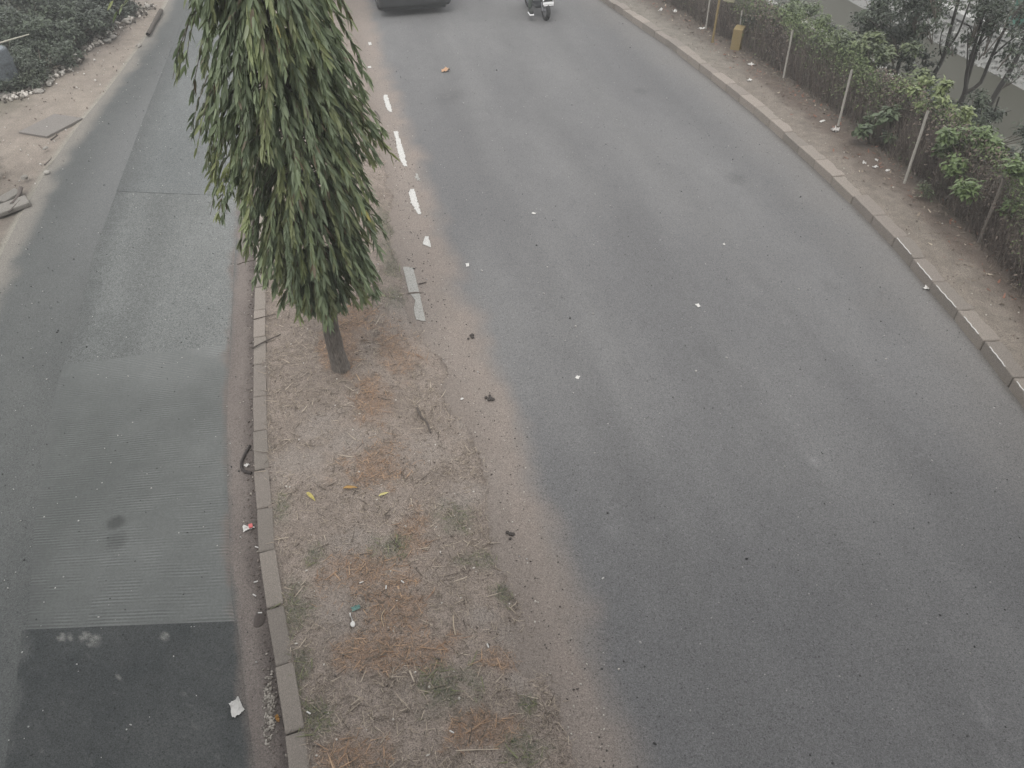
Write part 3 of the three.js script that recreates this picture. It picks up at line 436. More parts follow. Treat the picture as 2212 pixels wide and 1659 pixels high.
{ // yellow signpost and yellow pillar beside the hedge
  const yel = mat({ color: lin(0.33, 0.25, 0.115), map: concreteT, roughness: 0.8 }), pal = mat({ color: lin(0.42, 0.4, 0.27), map: concreteT, roughness: 0.7 });
  const b = spot(1539, 92, 0.15), s = thing('street_sign', 'slim yellow pole carrying a small pale yellow sign board beside the hedge', 'sign', [b[0], 0.12, b[2]], -0.2);
  part('pole', new THREE.CylinderGeometry(0.024, 0.026, 1.3, 12).translate(0, 0.65, 0), yel, s); part('base_collar', new THREE.CylinderGeometry(0.034, 0.045, 0.05, 12).translate(0, 0.02, 0), yel, s);
  const bd = part('sign_board', new RoundedBoxGeometry(0.24, 0.3, 0.02, 2, 0.006).translate(0.05, 1.02, 0.035), pal, s); bd.rotation.z = -0.16; part('clamp', new RoundedBoxGeometry(0.07, 0.03, 0.05, 1, 0.005).translate(0, 1.05, 0.01), mat({ color: lin(0.2, 0.2, 0.2), metalness: 0.6, roughness: 0.5 }), s);
  const c = spot(1580, 107, 0.15), p = thing('marker_post', 'short square yellow marker pillar in front of the hedge', 'marker post', [c[0] + 0.1, 0.12, c[2]], 0.85);
  part('pillar', new RoundedBoxGeometry(0.2, 0.5, 0.2, 2, 0.012).translate(0, 0.22, 0), yel, p); { const q = p.children[0].geometry.attributes.position; for (let i = 0; i < q.count; i++) if (q.getY(i) > 0.4) q.setY(i, q.getY(i) + q.getX(i) * 0.22); p.children[0].geometry.computeVertexNormals(); }
}
// shrubs along the hedge, each its own
const by = (u, v, y) => spot(u, v, y);
const shrubAt = (label, u, v, yc, o) => { const p = spot(u, v, yc); return bush('shrub', label, 'shrub', [p[0], o.gy ?? 0.05, p[2]], o); };
shrubAt('bright green bush rising above the far hedge near the yellow pillar', 1725, 55, 0.85, { w: 0.9, d: 1.7, h: 1.35, y0: 0.6, n: 2600, leaf: 0.065, col0: MD0, col1: [0.14, 0.19, 0.065], clumps: 20 });
shrubAt('dark bushy shrub behind the yellow pillar', 1650, 48, 0.6, { w: 0.9, d: 1.5, h: 1.15, n: 2600, leaf: 0.055, col0: DK0, col1: [0.05, 0.075, 0.04], clumps: 22 });
shrubAt('mid green leafy bush leaning over the hedge under the dark trees', 1895, 150, 0.8, { w: 0.9, d: 2.4, h: 1.4, y0: 0.65, n: 3200, leaf: 0.08, col0: MD0, col1: [0.17, 0.21, 0.085], clumps: 22 });
shrubAt('leafy shrub with larger rounded leaves growing through the hedge', 1900, 265, 0.5, { w: 0.75, h: 0.95, y0: 0.2, n: 420, leaf: 0.125, col0: MD0, col1: [0.12, 0.17, 0.08], clumps: 9 });
shrubAt('small clump of pale broad leaves beside a pale fence post', 1848, 185, 0.6, { w: 0.35, h: 0.75, y0: 0.4, n: 46, leaf: 0.13, col0: [0.1, 0.12, 0.05], col1: [0.2, 0.22, 0.1], clumps: 3 });
shrubAt('yellow green climber on the crest of the hedge by the forked tree', 2010, 232, 0.9, { w: 0.7, d: 1.7, h: 1.3, y0: 0.75, n: 1200, leaf: 0.085, col0: BR0, col1: BR1, clumps: 12 });
shrubAt('bright green shrub on the hedge at the right edge of the view', 2190, 375, 0.95, { w: 1.1, d: 2.4, h: 1.5, y0: 0.55, n: 3400, leaf: 0.085, col0: [0.07, 0.11, 0.035], col1: [0.17, 0.24, 0.08], clumps: 14 });
shrubAt('mid green bush crowning the hedge between the two middle posts', 1800, 112, 0.9, { w: 0.5, d: 1.5, h: 1.2, y0: 0.75, n: 1100, leaf: 0.06, col0: MD0, col1: [0.15, 0.18, 0.09], clumps: 18 });
shrubAt('low dull green shrub inside the hedge between the two nearest posts', 2060, 405, 0.45, { w: 0.7, h: 0.8, y0: 0.15, n: 1000, leaf: 0.05, col0: MD0, col1: [0.11, 0.13, 0.065], clumps: 12 });
shrubAt('dark shrub on the canal bank behind the hedge', 2110, 330, 0.0, { w: 1.3, d: 4.2, h: 1.05, n: 4200, leaf: 0.07, col0: DK0, col1: DK1, clumps: 22, gy: -0.1 });
shrubAt('dark undergrowth bush on the canal bank under the small trees', 1960, 215, 0.1, { w: 1.0, d: 2.6, h: 0.8, n: 2200, leaf: 0.07, col0: DK0, col1: DK1, clumps: 20, gy: -0.05 });
shrubAt('dark green bush between the hedge and the pale canal coping', 1812, 118, 0.5, { w: 1.1, d: 1.7, h: 1.05, n: 2400, leaf: 0.07, col0: DK0, col1: [0.07, 0.1, 0.045], clumps: 20 });

function smallTree(label, base, stems, o) { // o.crown: clumps as sketch-grid sightings [u, v, radius] at the distance of the trunk
  const g = thing('tree', label, 'tree', base, 0), T = [], L = [];
  stems.forEach((s) => T.push(tubeTaper(s.pts.map((p) => V3(...p)), s.r0, s.r1, 14, 7, 0.15)));
  part('trunk', mergeGeometries(T), mat({ color: lin(0.06, 0.054, 0.047), map: soilT, roughness: 0.95 }), g);
  const tw = [], hd = Math.hypot(base[0], base[2]);
  for (const [u, v, pr] of o.crown) {
    const a = spot(u, v, 0), b = spot(u, v, 3), t = (hd - Math.hypot(a[0], a[2])) / (Math.hypot(b[0], b[2]) - Math.hypot(a[0], a[2])), cx = a[0] + (b[0] - a[0]) * t - base[0] + gauss() * 0.25, cy = 3 * t - base[1], cz = a[2] + (b[2] - a[2]) * t - base[2] + gauss() * 0.3, r = pr * hd / 1500;
    const n = Math.round(o.n * r * r), K = Math.max(4, Math.round(30 * r * r));
    for (let k = 0; k < K; k++) {
      const d = V3(gauss(), gauss() * 0.75, gauss()).multiplyScalar(r * 0.7), c = V3(cx, cy, cz).add(d), tone = rnd(); tw.push(tubeTaper([V3(cx * 0.8, cy - r * 0.9, cz * 0.8), V3(cx + d.x * 0.5, cy + d.y * 0.4 - 0.1 * r, cz + d.z * 0.5), c], 0.01, 0.003, 4, 4));
      for (let i = 0; i < n / K; i++) { const p = c.clone().add(V3(gauss(), gauss() * 0.6, gauss()).multiplyScalar(0.2 * r + 0.05)), l = o.leaf * rr(0.6, 1.25); L.push({ m: M4(p, lookQ(V3(rr(-1, 1), rr(-0.7, 0.25), rr(-1, 1)), rr(-0.6, 0.6)), V3(l, l, l)), c: mixc(o.col0 || DK0, o.col1 || DK1, clamp(tone * 0.7 + rnd() * 0.4 - 0.05)) }); }
    }
  }
  part('branch', mergeGeometries(tw), MA.twig, g); copies('crown', oval, MA.leaf, L, g); return g;
}
{
  const b1 = spot(2046, 285, -0.15);
  smallTree('slender tree with several upright stems from one fork, at the canal edge', [b1[0], -0.3, b1[2]], [
    { pts: [[0, -0.05, 0], [0.03, 0.4, 0], [0.06, 0.85, 0]], r0: 0.055, r1: 0.045 }, { pts: [[0.06, 0.85, 0], [-0.06, 1.2, 0], [-0.16, 1.7, 0.05], [-0.22, 2.5, 0]], r0: 0.036, r1: 0.016 }, { pts: [[0.05, 0.8, 0], [0.02, 1.3, -0.05], [0.05, 2.0, -0.1], [0.02, 2.9, -0.1]], r0: 0.034, r1: 0.016 },
    { pts: [[0.06, 0.85, 0], [0.26, 0.98, 0.02], [0.3, 1.35, 0], [0.36, 1.9, 0], [0.62, 2.6, 0.05]], r0: 0.034, r1: 0.016 }, { pts: [[0.32, 1.45, 0], [0.5, 1.75, 0.1], [0.85, 1.95, 0.1]], r0: 0.018, r1: 0.008 }, { pts: [[-0.08, 1.25, 0], [-0.3, 1.6, 0.1], [-0.42, 1.9, 0.1]], r0: 0.016, r1: 0.008 }, { pts: [[0.06, 1.6, -0.1], [0.2, 1.78, -0.1], [0.34, 1.8, -0.12]], r0: 0.014, r1: 0.008 }, { pts: [[-0.16, 1.7, 0.03], [-0.35, 1.95, 0], [-0.5, 2.0, 0]], r0: 0.012, r1: 0.006 }],
    { crown: [[2012, 42, 40], [2080, 22, 55], [2150, 55, 48], [2192, 112, 34], [2035, 88, 22], [2118, 108, 20], [2175, 15, 50], [2070, 75, 22], [2205, 165, 20], [2040, -25, 60], [2130, -30, 60]], n: 1300, leaf: 0.07 });
  const b2 = spot(1997, 215, 0);
  smallTree('thin forked sapling with a dark crown, left of the many-stemmed tree', [b2[0], -0.2, b2[2]], [{ pts: [[0, 0, 0], [-0.02, 0.5, 0], [0.08, 0.95, 0], [0.02, 1.5, 0], [-0.05, 2.3, 0]], r0: 0.05, r1: 0.02 }, { pts: [[0.07, 1.05, 0], [0.2, 1.35, 0], [0.22, 1.9, 0]], r0: 0.024, r1: 0.012 }, { pts: [[0.07, 0.95, 0], [-0.12, 1.2, 0.05], [-0.18, 1.45, 0.05]], r0: 0.015, r1: 0.007 }],
    { crown: [[1945, 62, 48], [1985, 92, 40], [2003, 132, 24], [1965, 18, 60], [1922, 95, 38], [1975, 125, 24], [1990, -20, 60]], n: 2300, leaf: 0.07 });
  const b3 = spot(1932, 168, 0.1);
  smallTree('straight dark sapling standing just behind the green bush', [b3[0], -0.15, b3[2]], [{ pts: [[0, 0, 0], [0.01, 0.6, 0], [0.0, 1.2, 0], [0.04, 2.2, 0]], r0: 0.045, r1: 0.02 }], { crown: [[1872, 62, 48], [1915, 42, 46], [1858, 100, 34], [1902, 108, 30], [1852, 18, 34], [1890, 0, 50], [1935, 90, 30]], n: 2400, leaf: 0.07 });
  const b4 = spot(2112, 316, -0.15);
  smallTree('little bare-legged tree with a sparse crown near the right edge', [b4[0], -0.3, b4[2]], [{ pts: [[0, 0, 0], [0.02, 0.3, 0], [0.06, 0.6, 0], [0.02, 1.0, 0]], r0: 0.03, r1: 0.014 }, { pts: [[0.05, 0.55, 0], [0.2, 0.72, 0.03], [0.34, 0.76, 0.03]], r0: 0.012, r1: 0.005 }, { pts: [[0.05, 0.5, 0], [-0.1, 0.75, 0.03], [-0.22, 0.85, 0.03]], r0: 0.012, r1: 0.005 }], { crown: [[2115, 225, 30], [2085, 250, 20], [2140, 245, 18], [2105, 205, 20]], n: 1700, leaf: 0.055 });
  smallTree('dark leafy tree on the canal slope at the right edge of the view', [12.9, -1.7, -13.2], [{ pts: [[0, 0, 0], [-0.1, 1, 0], [0.1, 2, 0], [0.1, 3, 0]], r0: 0.08, r1: 0.03 }], { crown: [[2215, 70, 40], [2200, 30, 40], [2225, 130, 30], [2160, 10, 40]], n: 1500, leaf: 0.08 });
}
{ // far bank: teal sheeting, stones
  const t = thing('tarpaulin', 'teal green tarpaulin hung on two poles on the far canal bank', 'tarpaulin', [17.3, -0.9, -17.4], -0.6);
  const g = new THREE.PlaneGeometry(1.3, 1.2, 30, 20), p = g.attributes.position; for (let i = 0; i < p.count; i++) p.setZ(i, 0.07 * Math.sin(p.getX(i) * 6 + p.getY(i)) + 0.05 * Math.sin(p.getY(i) * 5)); g.translate(0, 1.0, 0); g.computeVertexNormals();
  part('sheet', g, mat({ color: lin(0.03, 0.12, 0.09), side: THREE.DoubleSide, roughness: 0.6 }), t); for (const s of [-0.65, 0.65]) part('pole', new THREE.CylinderGeometry(0.03, 0.03, 2.1, 8).translate(s, 1.0, -0.06), MA.twig, t);
  const S = [], ic = new THREE.IcosahedronGeometry(1, 0);
  for (let i = 0; i < 4200; i++) { const x = rr(15.6, 17.9), z = rr(-8, -30), y = x < 17.4 ? -2.2 + (x - 14.6) * 0.68 : -0.3, r = rr(0.012, 0.05); S.push({ m: M4(V3(x, y + r * 0.3, z), Q(rnd() * 6, rnd() * 6, rnd() * 6), V3(r * rr(0.7, 2), r * 0.6, r * rr(0.6, 1.3))), c: mixc([0.1, 0.1, 0.095], [0.46, 0.46, 0.44], rnd() * rnd()) }); }
  tag(copies('bank_stones', ic, MA.stone, S, scene), 'pale loose stones covering the far canal bank', 'stones');
  const k = thing('embankment_edge', 'pale concrete edging along the top of the far canal bank', 'kerb', [0, 0, 0]);
  for (let z = -4; z > -34; z -= 2) part('edge_stone', new RoundedBoxGeometry(0.3, 0.16, 1.97, 1, 0.02).translate(16.75 + rr(-0.02, 0.02), -0.72, z), mat({ color: lin(0.5, 0.5, 0.48), map: concreteT }), k);
}

// ---------------------------------------------------------------- left verge: shrubs and debris
const lush = (label, x, z, w, h, n, c0, c1, leaf = 0.075, d) => bush('shrub', label, 'shrub', [x, 0.0, z], { w, d, h, n, leaf, col0: c0, col1: c1, clumps: 26, stem: 0.018 });
const DG0 = [0.026, 0.04, 0.022], DG1 = [0.062, 0.09, 0.042];
const thicket = (label, u, v, w, h, n, c1 = DG1, leaf = 0.08) => { const p = spot(u - 12, v - 14, h * 0.45); return bush('shrub', label, 'shrub', [p[0], -0.02, p[2]], { w: w * 0.85, d: w, h, n, leaf, col0: DG0, col1: c1, clumps: 34, stem: 0.018 }); };
thicket('dark shrub in the far upper left corner with lighter green leaves', 15, 15, 2.6, 1.4, 6000, [0.1, 0.135, 0.06]);
thicket('dark green shrub at the left edge crossed by the pale bamboo pole', 20, 75, 2.2, 1.2, 6000);
thicket('dark green shrub right of the bamboo pole tip', 88, 62, 2.0, 1.1, 5600);
thicket('blackish shrub at the top edge second from the corner', 95, 12, 2.2, 1.3, 5600, [0.06, 0.078, 0.048]);
thicket('blackish shrub at the top edge third from the corner', 170, 12, 2.0, 1.2, 5200, [0.055, 0.07, 0.046]);
thicket('dark shrub with hanging grey stems behind the rubble line', 152, 68, 1.7, 0.9, 4600);
thicket('dark shrub whose foot touches the middle of the rubble line', 195, 55, 1.3, 0.8, 3800, [0.065, 0.085, 0.05]);
thicket('dark shrub at the top edge above the topmost rubble', 238, 8, 1.4, 0.9, 3800, [0.06, 0.075, 0.048]);
thicket('low dark weeds above the sandy verge, right of the faded barrel', 92, 138, 1.5, 0.6, 3800, DG1, 0.06);
thicket('low dark weeds reaching out over the sand below the faded barrel', 62, 172, 1.2, 0.45, 3000, [0.08, 0.1, 0.05], 0.055);
thicket('dark weeds between the rubble line and the low weeds', 140, 112, 1.2, 0.55, 3200, DG1, 0.06);
thicket('weeds at the left edge hiding the foot of the faded barrel', 12, 195, 0.7, 0.4, 1500, DG1, 0.055);
lush('low green weeds at the left edge by the broken slabs', -5.95, -12.75, 0.9, 0.5, 1500, MD0, [0.1, 0.125, 0.06], 0.05);
lush('ragged green weed patch at the left edge nearest the camera', -5.75, -11.6, 0.7, 0.35, 900, MD0, [0.11, 0.13, 0.07], 0.045);
{
  const [x, , z] = spot(18, 192); const b = thing('barrel', 'faded blue grey plastic barrel among the weeds at the left edge', 'barrel', [x, 0, z]);
  part('drum', new THREE.LatheGeometry([[0, 0], [0.24, 0], [0.26, 0.04], [0.27, 0.2], [0.285, 0.22], [0.27, 0.24], [0.27, 0.5], [0.285, 0.52], [0.27, 0.54], [0.255, 0.72], [0.23, 0.75], [0.2, 0.74]].map((p) => new THREE.Vector2(...p)), 28), mat({ color: lin(0.13, 0.15, 0.165), map: concreteT, roughness: 0.9 }), b); part('lid', new THREE.CylinderGeometry(0.2, 0.2, 0.02, 24).translate(0, 0.735, 0), mat({ color: lin(0.15, 0.17, 0.185), roughness: 0.9 }), b);
  // flat cover plate sunk in the sand
  const a = spot(100, 292, 0.03), e = spot(177, 252, 0.03), L = Math.hypot(e[0] - a[0], e[2] - a[2]), turn = Math.atan2(-(e[2] - a[2]), e[0] - a[0]);
  const s = thing('cover_plate', 'flat grey cover plate half buried in the sandy verge', 'cover plate', [(a[0] + e[0]) / 2, -0.012, (a[2] + e[2]) / 2], turn);
  part('plate', new RoundedBoxGeometry(L, 0.05, 0.62, 1, 0.008).translate(0, 0, -0.31), mat({ color: lin(0.25, 0.228, 0.208), map: soilT, bumpMap: asphaltT, bumpScale: 0.003, roughness: 0.75 }), s);
  const log = (name, label, cat, pts, r0, r1, col, y) => { const P = pts.map(([u, v]) => { const p = spot(u, v, y); return V3(...p); }); return solo(name, tubeTaper(P, r0, r1, 14, 8, 0.25), mat({ color: lin(...col), map: soilT, roughness: 0.95 }), label, cat); };
  log('log', 'dark rotten log along the edge of the side road at the top', 'log', [[348, 22], [332, 50], [319, 74]], 0.05, 0.04, [0.12, 0.1, 0.085], 0.06);
  log('bamboo_pole', 'pale bamboo pole lying over the shrubs at the left edge', 'pole', [[-20, 98], [20, 86], [62, 74]], 0.018, 0.01, [0.62, 0.6, 0.5], 0.75);
  log('stick', 'short pale stick on the dark shrubs near the top', 'stick', [[235, 10], [250, 14]], 0.02, 0.014, [0.6, 0.57, 0.48], 0.3);
  log('stick', 'dark stick lying by the lower end of the cover plate', 'stick', [[110, 302], [123, 292]], 0.015, 0.012, [0.1, 0.085, 0.07], 0.02);
  log('stick', 'thin grey stick on the brown verge left of the side road', 'stick', [[96, 356], [110, 342]], 0.013, 0.008, [0.2, 0.17, 0.145], 0.05);
  log('root', 'long gnarled root across the eroded left verge', 'root', [[45, 405], [38, 425], [25, 440]], 0.03, 0.02, [0.16, 0.135, 0.12], 0.06);
  log('root', 'shorter root below the gnarled one on the left verge', 'root', [[46, 432], [30, 447], [18, 458]], 0.022, 0.012, [0.15, 0.13, 0.115], 0.05);
  const rock = (sd) => { const g = new THREE.IcosahedronGeometry(1, 1), p = g.attributes.position; for (let i = 0; i < p.count; i++) { const v = V3(p.getX(i), p.getY(i), p.getZ(i)).normalize(), k = 0.5 + 1.0 * fbm(v.x * 1.9 + sd, v.y * 1.6 + v.z * 2.1, 3); p.setXYZ(i, v.x * k, v.y * k * 0.65, v.z * k); } g.computeVertexNormals(); return g; };
  const rocks = [rock(1), rock(5), rock(9)], rm = [[0.4, 0.375, 0.34], [0.3, 0.28, 0.25], [0.48, 0.46, 0.42]].map((c) => mat({ color: lin(...c), map: concreteT }));
  const R = [[274, 45, 0.13, 'pale rubble stone nearest the top of the sandy verge'], [280, 38, 0.1, 'small pale stone above the topmost rubble'], [232, 87, 0.1, 'bright stone in the middle of the rubble line'], [240, 80, 0.11, 'grey stone just above the brightest rubble stone'], [208, 94, 0.12, 'pale flat stone at the edge of the dark shrubs'], [246, 78, 0.08, 'small grey stone at the right of the rubble line'], [300, 98, 0.07, 'lone white stone at the edge of the side road'], [106, 179, 0.12, 'white stone cluster piece at the tip of the dark weeds'], [132, 158, 0.09, 'slim pale stone right of the weeds'], [84, 197, 0.1, 'pale stone at the lower rim of the weeds'], [6, 207, 0.16, 'large pale stone at the left edge above the sand'], [37, 198, 0.08, 'grey stone beside the large pale one'], [97, 320 * 1.0, 0.05, 'small stone on the brown verge below the cover plate'], [52, 383, 0.08, 'bright white stone on the lower left verge'], [100, 372, 0.06, 'small pale stone close to the side road edge'], [318, 14, 0.08, 'white stone beside the log at the top']];
  R.forEach(([u, v, r, label], i) => { const p = spot(u, v, 0.03), m = solo('stone', rocks[i % 3], rm[i % 3], label, 'stone', [p[0], 0.03, p[2]], rnd() * 6, 'stones on the left verge'); m.scale.set(r * rr(0.7, 1.2), r * 0.7, r * rr(0.5, 0.8)); });
  const slabs = [[8, 452, 0.7, 0.3, 0.5, 'larger broken concrete slab at the left edge of the verge'], [20, 425, 0.35, 0.2, 0.9, 'small broken concrete piece above the larger slab']];
  slabs.forEach(([u, v, l, w, t, label]) => { const p = spot(u, v, 0.015), g = new RoundedBoxGeometry(l, 0.07, w, 2, 0.02), q = g.attributes.position; for (let i = 0; i < q.count; i++) q.setXYZ(i, q.getX(i) * (1 + 0.15 * (h2(Math.round(q.getZ(i) * 30), 4) - 0.5)), q.getY(i), q.getZ(i)); const m = solo('concrete_slab_piece', g, mat({ color: lin(0.46, 0.43, 0.39), map: concreteT, bumpMap: soilT, bumpScale: 0.015 }), label, 'rubble', p, t); m.rotation.z = 0.08; });
}

// ---------------------------------------------------------------- litter on the ground
function scrap(w, d, crumple, sd, thick = 0.002) { // crumpled sheet with a torn outline
  const n = 12, top = [], pos = [], idx = [];
  for (let j = 0; j <= n; j++) for (let i = 0; i <= n; i++) { const a = i / n * 2 - 1, b = j / n * 2 - 1; const rad = 0.72 + 0.5 * (vnoise(a * 1.7 + sd, b * 1.7 + sd * 3) - 0.3); pos.push(a * w / 2 * rad, crumple * Math.abs(fbm(a * 2.1 + sd * 5, b * 2.1 + sd, 3) - 0.42) * 2 + thick, b * d / 2 * rad); if (i < n && j < n) { const k = j * (n + 1) + i; idx.push(k, k + n + 1, k + 1, k + 1, k + n + 1, k + n + 2); } }
  const g = new THREE.BufferGeometry(); g.setAttribute('position', new THREE.Float32BufferAttribute(pos, 3)); g.setAttribute('uv', new THREE.Float32BufferAttribute(new Float32Array(pos.length / 3 * 2), 2)); g.setIndex(idx); g.computeVertexNormals(); return g;
}
{
  const wh = MA.white, col = (r, g, b) => mat({ color: lin(r, g, b), roughness: 0.7, side: THREE.DoubleSide });
  const put = (name, label, cat, u, v, y, geo, m, turn, group) => { const p = spot(u, v, y); return solo(name, geo, m, label, cat, p, turn ?? rnd() * 6, group); };
  const sy = (u, v) => { const p = spot(u, v, 0.06); return soilY(p[0], p[2]) + 0.008; };
  put('plastic_scrap', 'large crumpled white plastic scrap on the dark tar patch', 'plastic scrap', 511, 1527, 0.012, scrap(0.11, 0.15, 0.05, 2), wh, 0.4);
  put('food_packet', 'crushed red and white packet in the gutter by the median kerb', 'packet', 536, 1141, 0.01, scrap(0.11, 0.07, 0.03, 4), wh, 0.2).add((() => { const m = shade(new THREE.Mesh(new RoundedBoxGeometry(0.035, 0.012, 0.045, 1, 0.004).translate(0.025, 0.02, 0), col(0.5, 0.12, 0.12))); m.name = 'red_print'; return m; })());
  const spoon = put('plastic_spoon', 'white plastic spoon lying on the median soil', 'spoon', 760, 1341, sy(760, 1341), (() => { const bowl = new THREE.SphereGeometry(0.022, 14, 8, 0, 6.283, 0, 1.57).scale(0.85, 0.4, 1.35).translate(0, 0, 0.03); return mergeGeometries([bowl, new RoundedBoxGeometry(0.011, 0.004, 0.075, 1, 0.0015).translate(0, 0.004, -0.035)].map((g) => g.index ? g.toNonIndexed() : g)); })(), wh, 0.15);
  put('plastic_scrap', 'small teal plastic scrap above the white spoon', 'plastic scrap', 769, 1314, sy(769, 1314), scrap(0.085, 0.05, 0.02, 7), col(0.1, 0.2, 0.18), 0.3);
  put('paper_scrap', 'orange brown scrap against the kerb beside the pale grit', 'paper scrap', 599, 1553, 0.03, scrap(0.03, 0.07, 0.03, 8), col(0.36, 0.2, 0.06), 0.3);
  put('paper_scrap', 'white scrap inside the curved rubber strip', 'paper scrap', 533, 1006, 0.01, scrap(0.05, 0.05, 0.03, 9), wh);
  const butt = new THREE.CylinderGeometry(0.0055, 0.0055, 0.034, 8).rotateX(Math.PI / 2).translate(0, 0.007, 0);
  const G = 'white stubs and pellets dropped on the median and in its gutter';
  [[667, 1541, 1, 'white stub on the median soil near the kerb'], [976, 1582, 1, 'white stub on the median below the greenest grass patch'], [1054, 1396, 1, 'white pellet near the right side of the median'], [781, 1259, 1, 'white stub on the rust coloured straw'], [834, 1270, 1, 'pale stub right of the one on the rust coloured straw'], [550, 1287, 0, 'white stub in the gutter, middle of three'], [562, 1325, 0, 'white stub touching the kerb just above its dark hollow'], [553, 1258, 0, 'white stub in the gutter, topmost of three'], [555, 1183, 0, 'pale stub at the kerb below the red and white packet'], [870, 1258, 1, 'small pale pellet right of the rust coloured straw']].forEach(([u, v, s, label]) => { const y = s ? sy(u, v) : 0.005, p = spot(u, v, y); solo('cigarette_stub', butt, wh, label, 'stub', p, rnd() * 3, G); });
  // fallen leaves
  const dl = leafGeo(1, 0.16, 0.9, 0.1, 6);
  [[741, 1055, 0.13, [0.36, 0.22, 0.08], 1.5, 'curled brown fallen leaf, middle of three on the median'], [662, 1064, 0.13, [0.42, 0.36, 0.12], 0.6, 'narrow yellow fallen leaf left of the curled brown one'], [818, 1072, 0.1, [0.5, 0.45, 0.2], 1.9, 'pale yellow fallen leaf right of the curled brown one'], [648, 640, 0.15, [0.3, 0.19, 0.13], 0.5, 'long reddish brown fallen leaf near the kerb under the tree'], [647, 684, 0.1, [0.55, 0.5, 0.42], 0.1, 'pale fallen leaf below the reddish brown one']].forEach(([u, v, l, c, t, label]) => { const m = put('fallen_leaf', label, 'leaf', u, v, sy(u, v) + 0.008, dl, mat({ color: lin(...c), side: THREE.DoubleSide }), t); m.scale.setScalar(l); });
  // clods
  const clod = (sd) => { const parts = []; for (let k = 0; k < 6; k++) { const g = new THREE.IcosahedronGeometry(0.022 * rr(0.6, 1.2), 1); g.scale(1, 0.6, 1); g.translate(gauss() * 0.05, 0.012, gauss() * 0.05); parts.push(g); } return mergeGeometries(parts); };
  [[1021, 728, 1, 'dark clod of dirt on the dusty edge, farthest of three'], [1061, 861, 1, 'dark clod of dirt on the dusty edge, middle of three'], [1102, 1154, 0.8, 'dark clod of dirt on the dusty edge, nearest of three']].forEach(([u, v, s, label], i) => { const m = put('dirt_clod', label, 'clod', u, v, 0.002, clod(i), mat({ color: lin(0.045, 0.038, 0.034) })); m.scale.setScalar(s); });
  // road litter
  [[1153, 461, 0.09, 'white scrap on the middle of the carriageway, far one'], [1508, 660, 0.1, 'white scrap on the carriageway right of the middle'], [1302, 1250, 0.03, 'tiny white pellet on the near carriageway'], [1010, 573, 0.1, 'pale scrap at the left edge of the asphalt'], [1564, 528, 0.06, 'little white scrap on the right half of the carriageway'], [998, 862, 0.05, 'white crumb on the dusty edge beside the dark clod'], [1248, 815, 0.08, 'pale flattened scrap left of the middle of the carriageway']].forEach(([u, v, s, label], i) => put('litter', label, 'litter', u, v, 0.005, scrap(s * 0.85, s * 0.55, 0.015, 11 + i), wh));
  put('wrapper', 'small orange wrapper on the far carriageway', 'wrapper', 962, 152, 0.02, scrap(0.2, 0.16, 0.06, 21), col(0.42, 0.26, 0.16), 0.2);
  put('paper_scrap', 'crumpled white paper in the gutter of the right kerb', 'paper scrap', 2003, 622, 0.01, scrap(0.12, 0.08, 0.04, 23), wh, 0.6);
  put('plastic_bag', 'white plastic bag at the foot of the pale fence post', 'plastic bag', 1804, 283, 0.16, scrap(0.14, 0.12, 0.14, 25), col(0.5, 0.48, 0.46), 0.4);
  put('plastic_scrap', 'flat white scrap left of the plastic bag by the hedge', 'plastic scrap', 1777, 262, 0.16, scrap(0.16, 0.05, 0.03, 26), wh, 0.4);
  [[1893, 348, 'upper white scrap at the foot of the hedge'], [1890, 362, 'lower white scrap at the foot of the hedge'], [1916, 370, 'right-hand white crumb at the foot of the hedge'], [1867, 353, 'pale crumb left of the scraps at the foot of the hedge']].forEach(([u, v, label], i) => put('plastic_scrap', label, 'plastic scrap', u, v, 0.15, scrap(i > 1 ? 0.05 : 0.1, 0.06, 0.05, 30 + i), wh));
  [[1635, 12, 0.1, 'x'], [1624, 24, 0, 'x']].forEach(() => 0);
  put('plastic_scrap', 'white scrap on the verge left of the yellow pole', 'plastic scrap', 1517, 62, 0.16, scrap(0.2, 0.1, 0.05, 36), wh, 0.2);
  put('plastic_scrap', 'white scrap on the far verge close to the frame top', 'plastic scrap', 1427, 22, 0.16, scrap(0.2, 0.08, 0.06, 37), wh, 0.9);
  put('plastic_scrap', 'small white scrap by the dry stems on the far verge', 'plastic scrap', 1458, 26, 0.2, scrap(0.12, 0.1, 0.1, 38), wh, 0.9);
  put('plastic_scrap', 'white scrap on the red dirt between the pillar and the pale post', 'plastic scrap', 1622, 140, 0.16, scrap(0.16, 0.12, 0.06, 39), wh, 0.3);
  put('plastic_scrap', 'white scrap lower on the red dirt near the kerb', 'plastic scrap', 1618, 174, 0.16, scrap(0.1, 0.08, 0.04, 40), wh, 0.3);
  put('plastic_bag', 'pale blue bag caught on the bank beside the thin forked sapling', 'plastic bag', 2003, 215, 0.2, (() => { const g = new THREE.SphereGeometry(0.13, 16, 12), p = g.attributes.position; for (let i = 0; i < p.count; i++) { const k = 0.8 + 0.5 * fbm(p.getX(i) * 14, p.getY(i) * 14 + p.getZ(i) * 9, 3); p.setXYZ(i, p.getX(i) * k, p.getY(i) * k * 1.2, p.getZ(i) * k); } g.computeVertexNormals(); return g; })(), col(0.36, 0.42, 0.5), 0.3);
  const bar = (name, label, cat, pts, y, r0, r1, c, g) => { const P = pts.map(([u, v, yy]) => { const p = spot(u, v, yy ?? y); return V3(p[0], p[1], p[2]); }); return solo(name, tubeTaper(P, r0, r1, 20, 6, 0.25), mat({ color: lin(...c), roughness: 0.9 }), label, cat); };
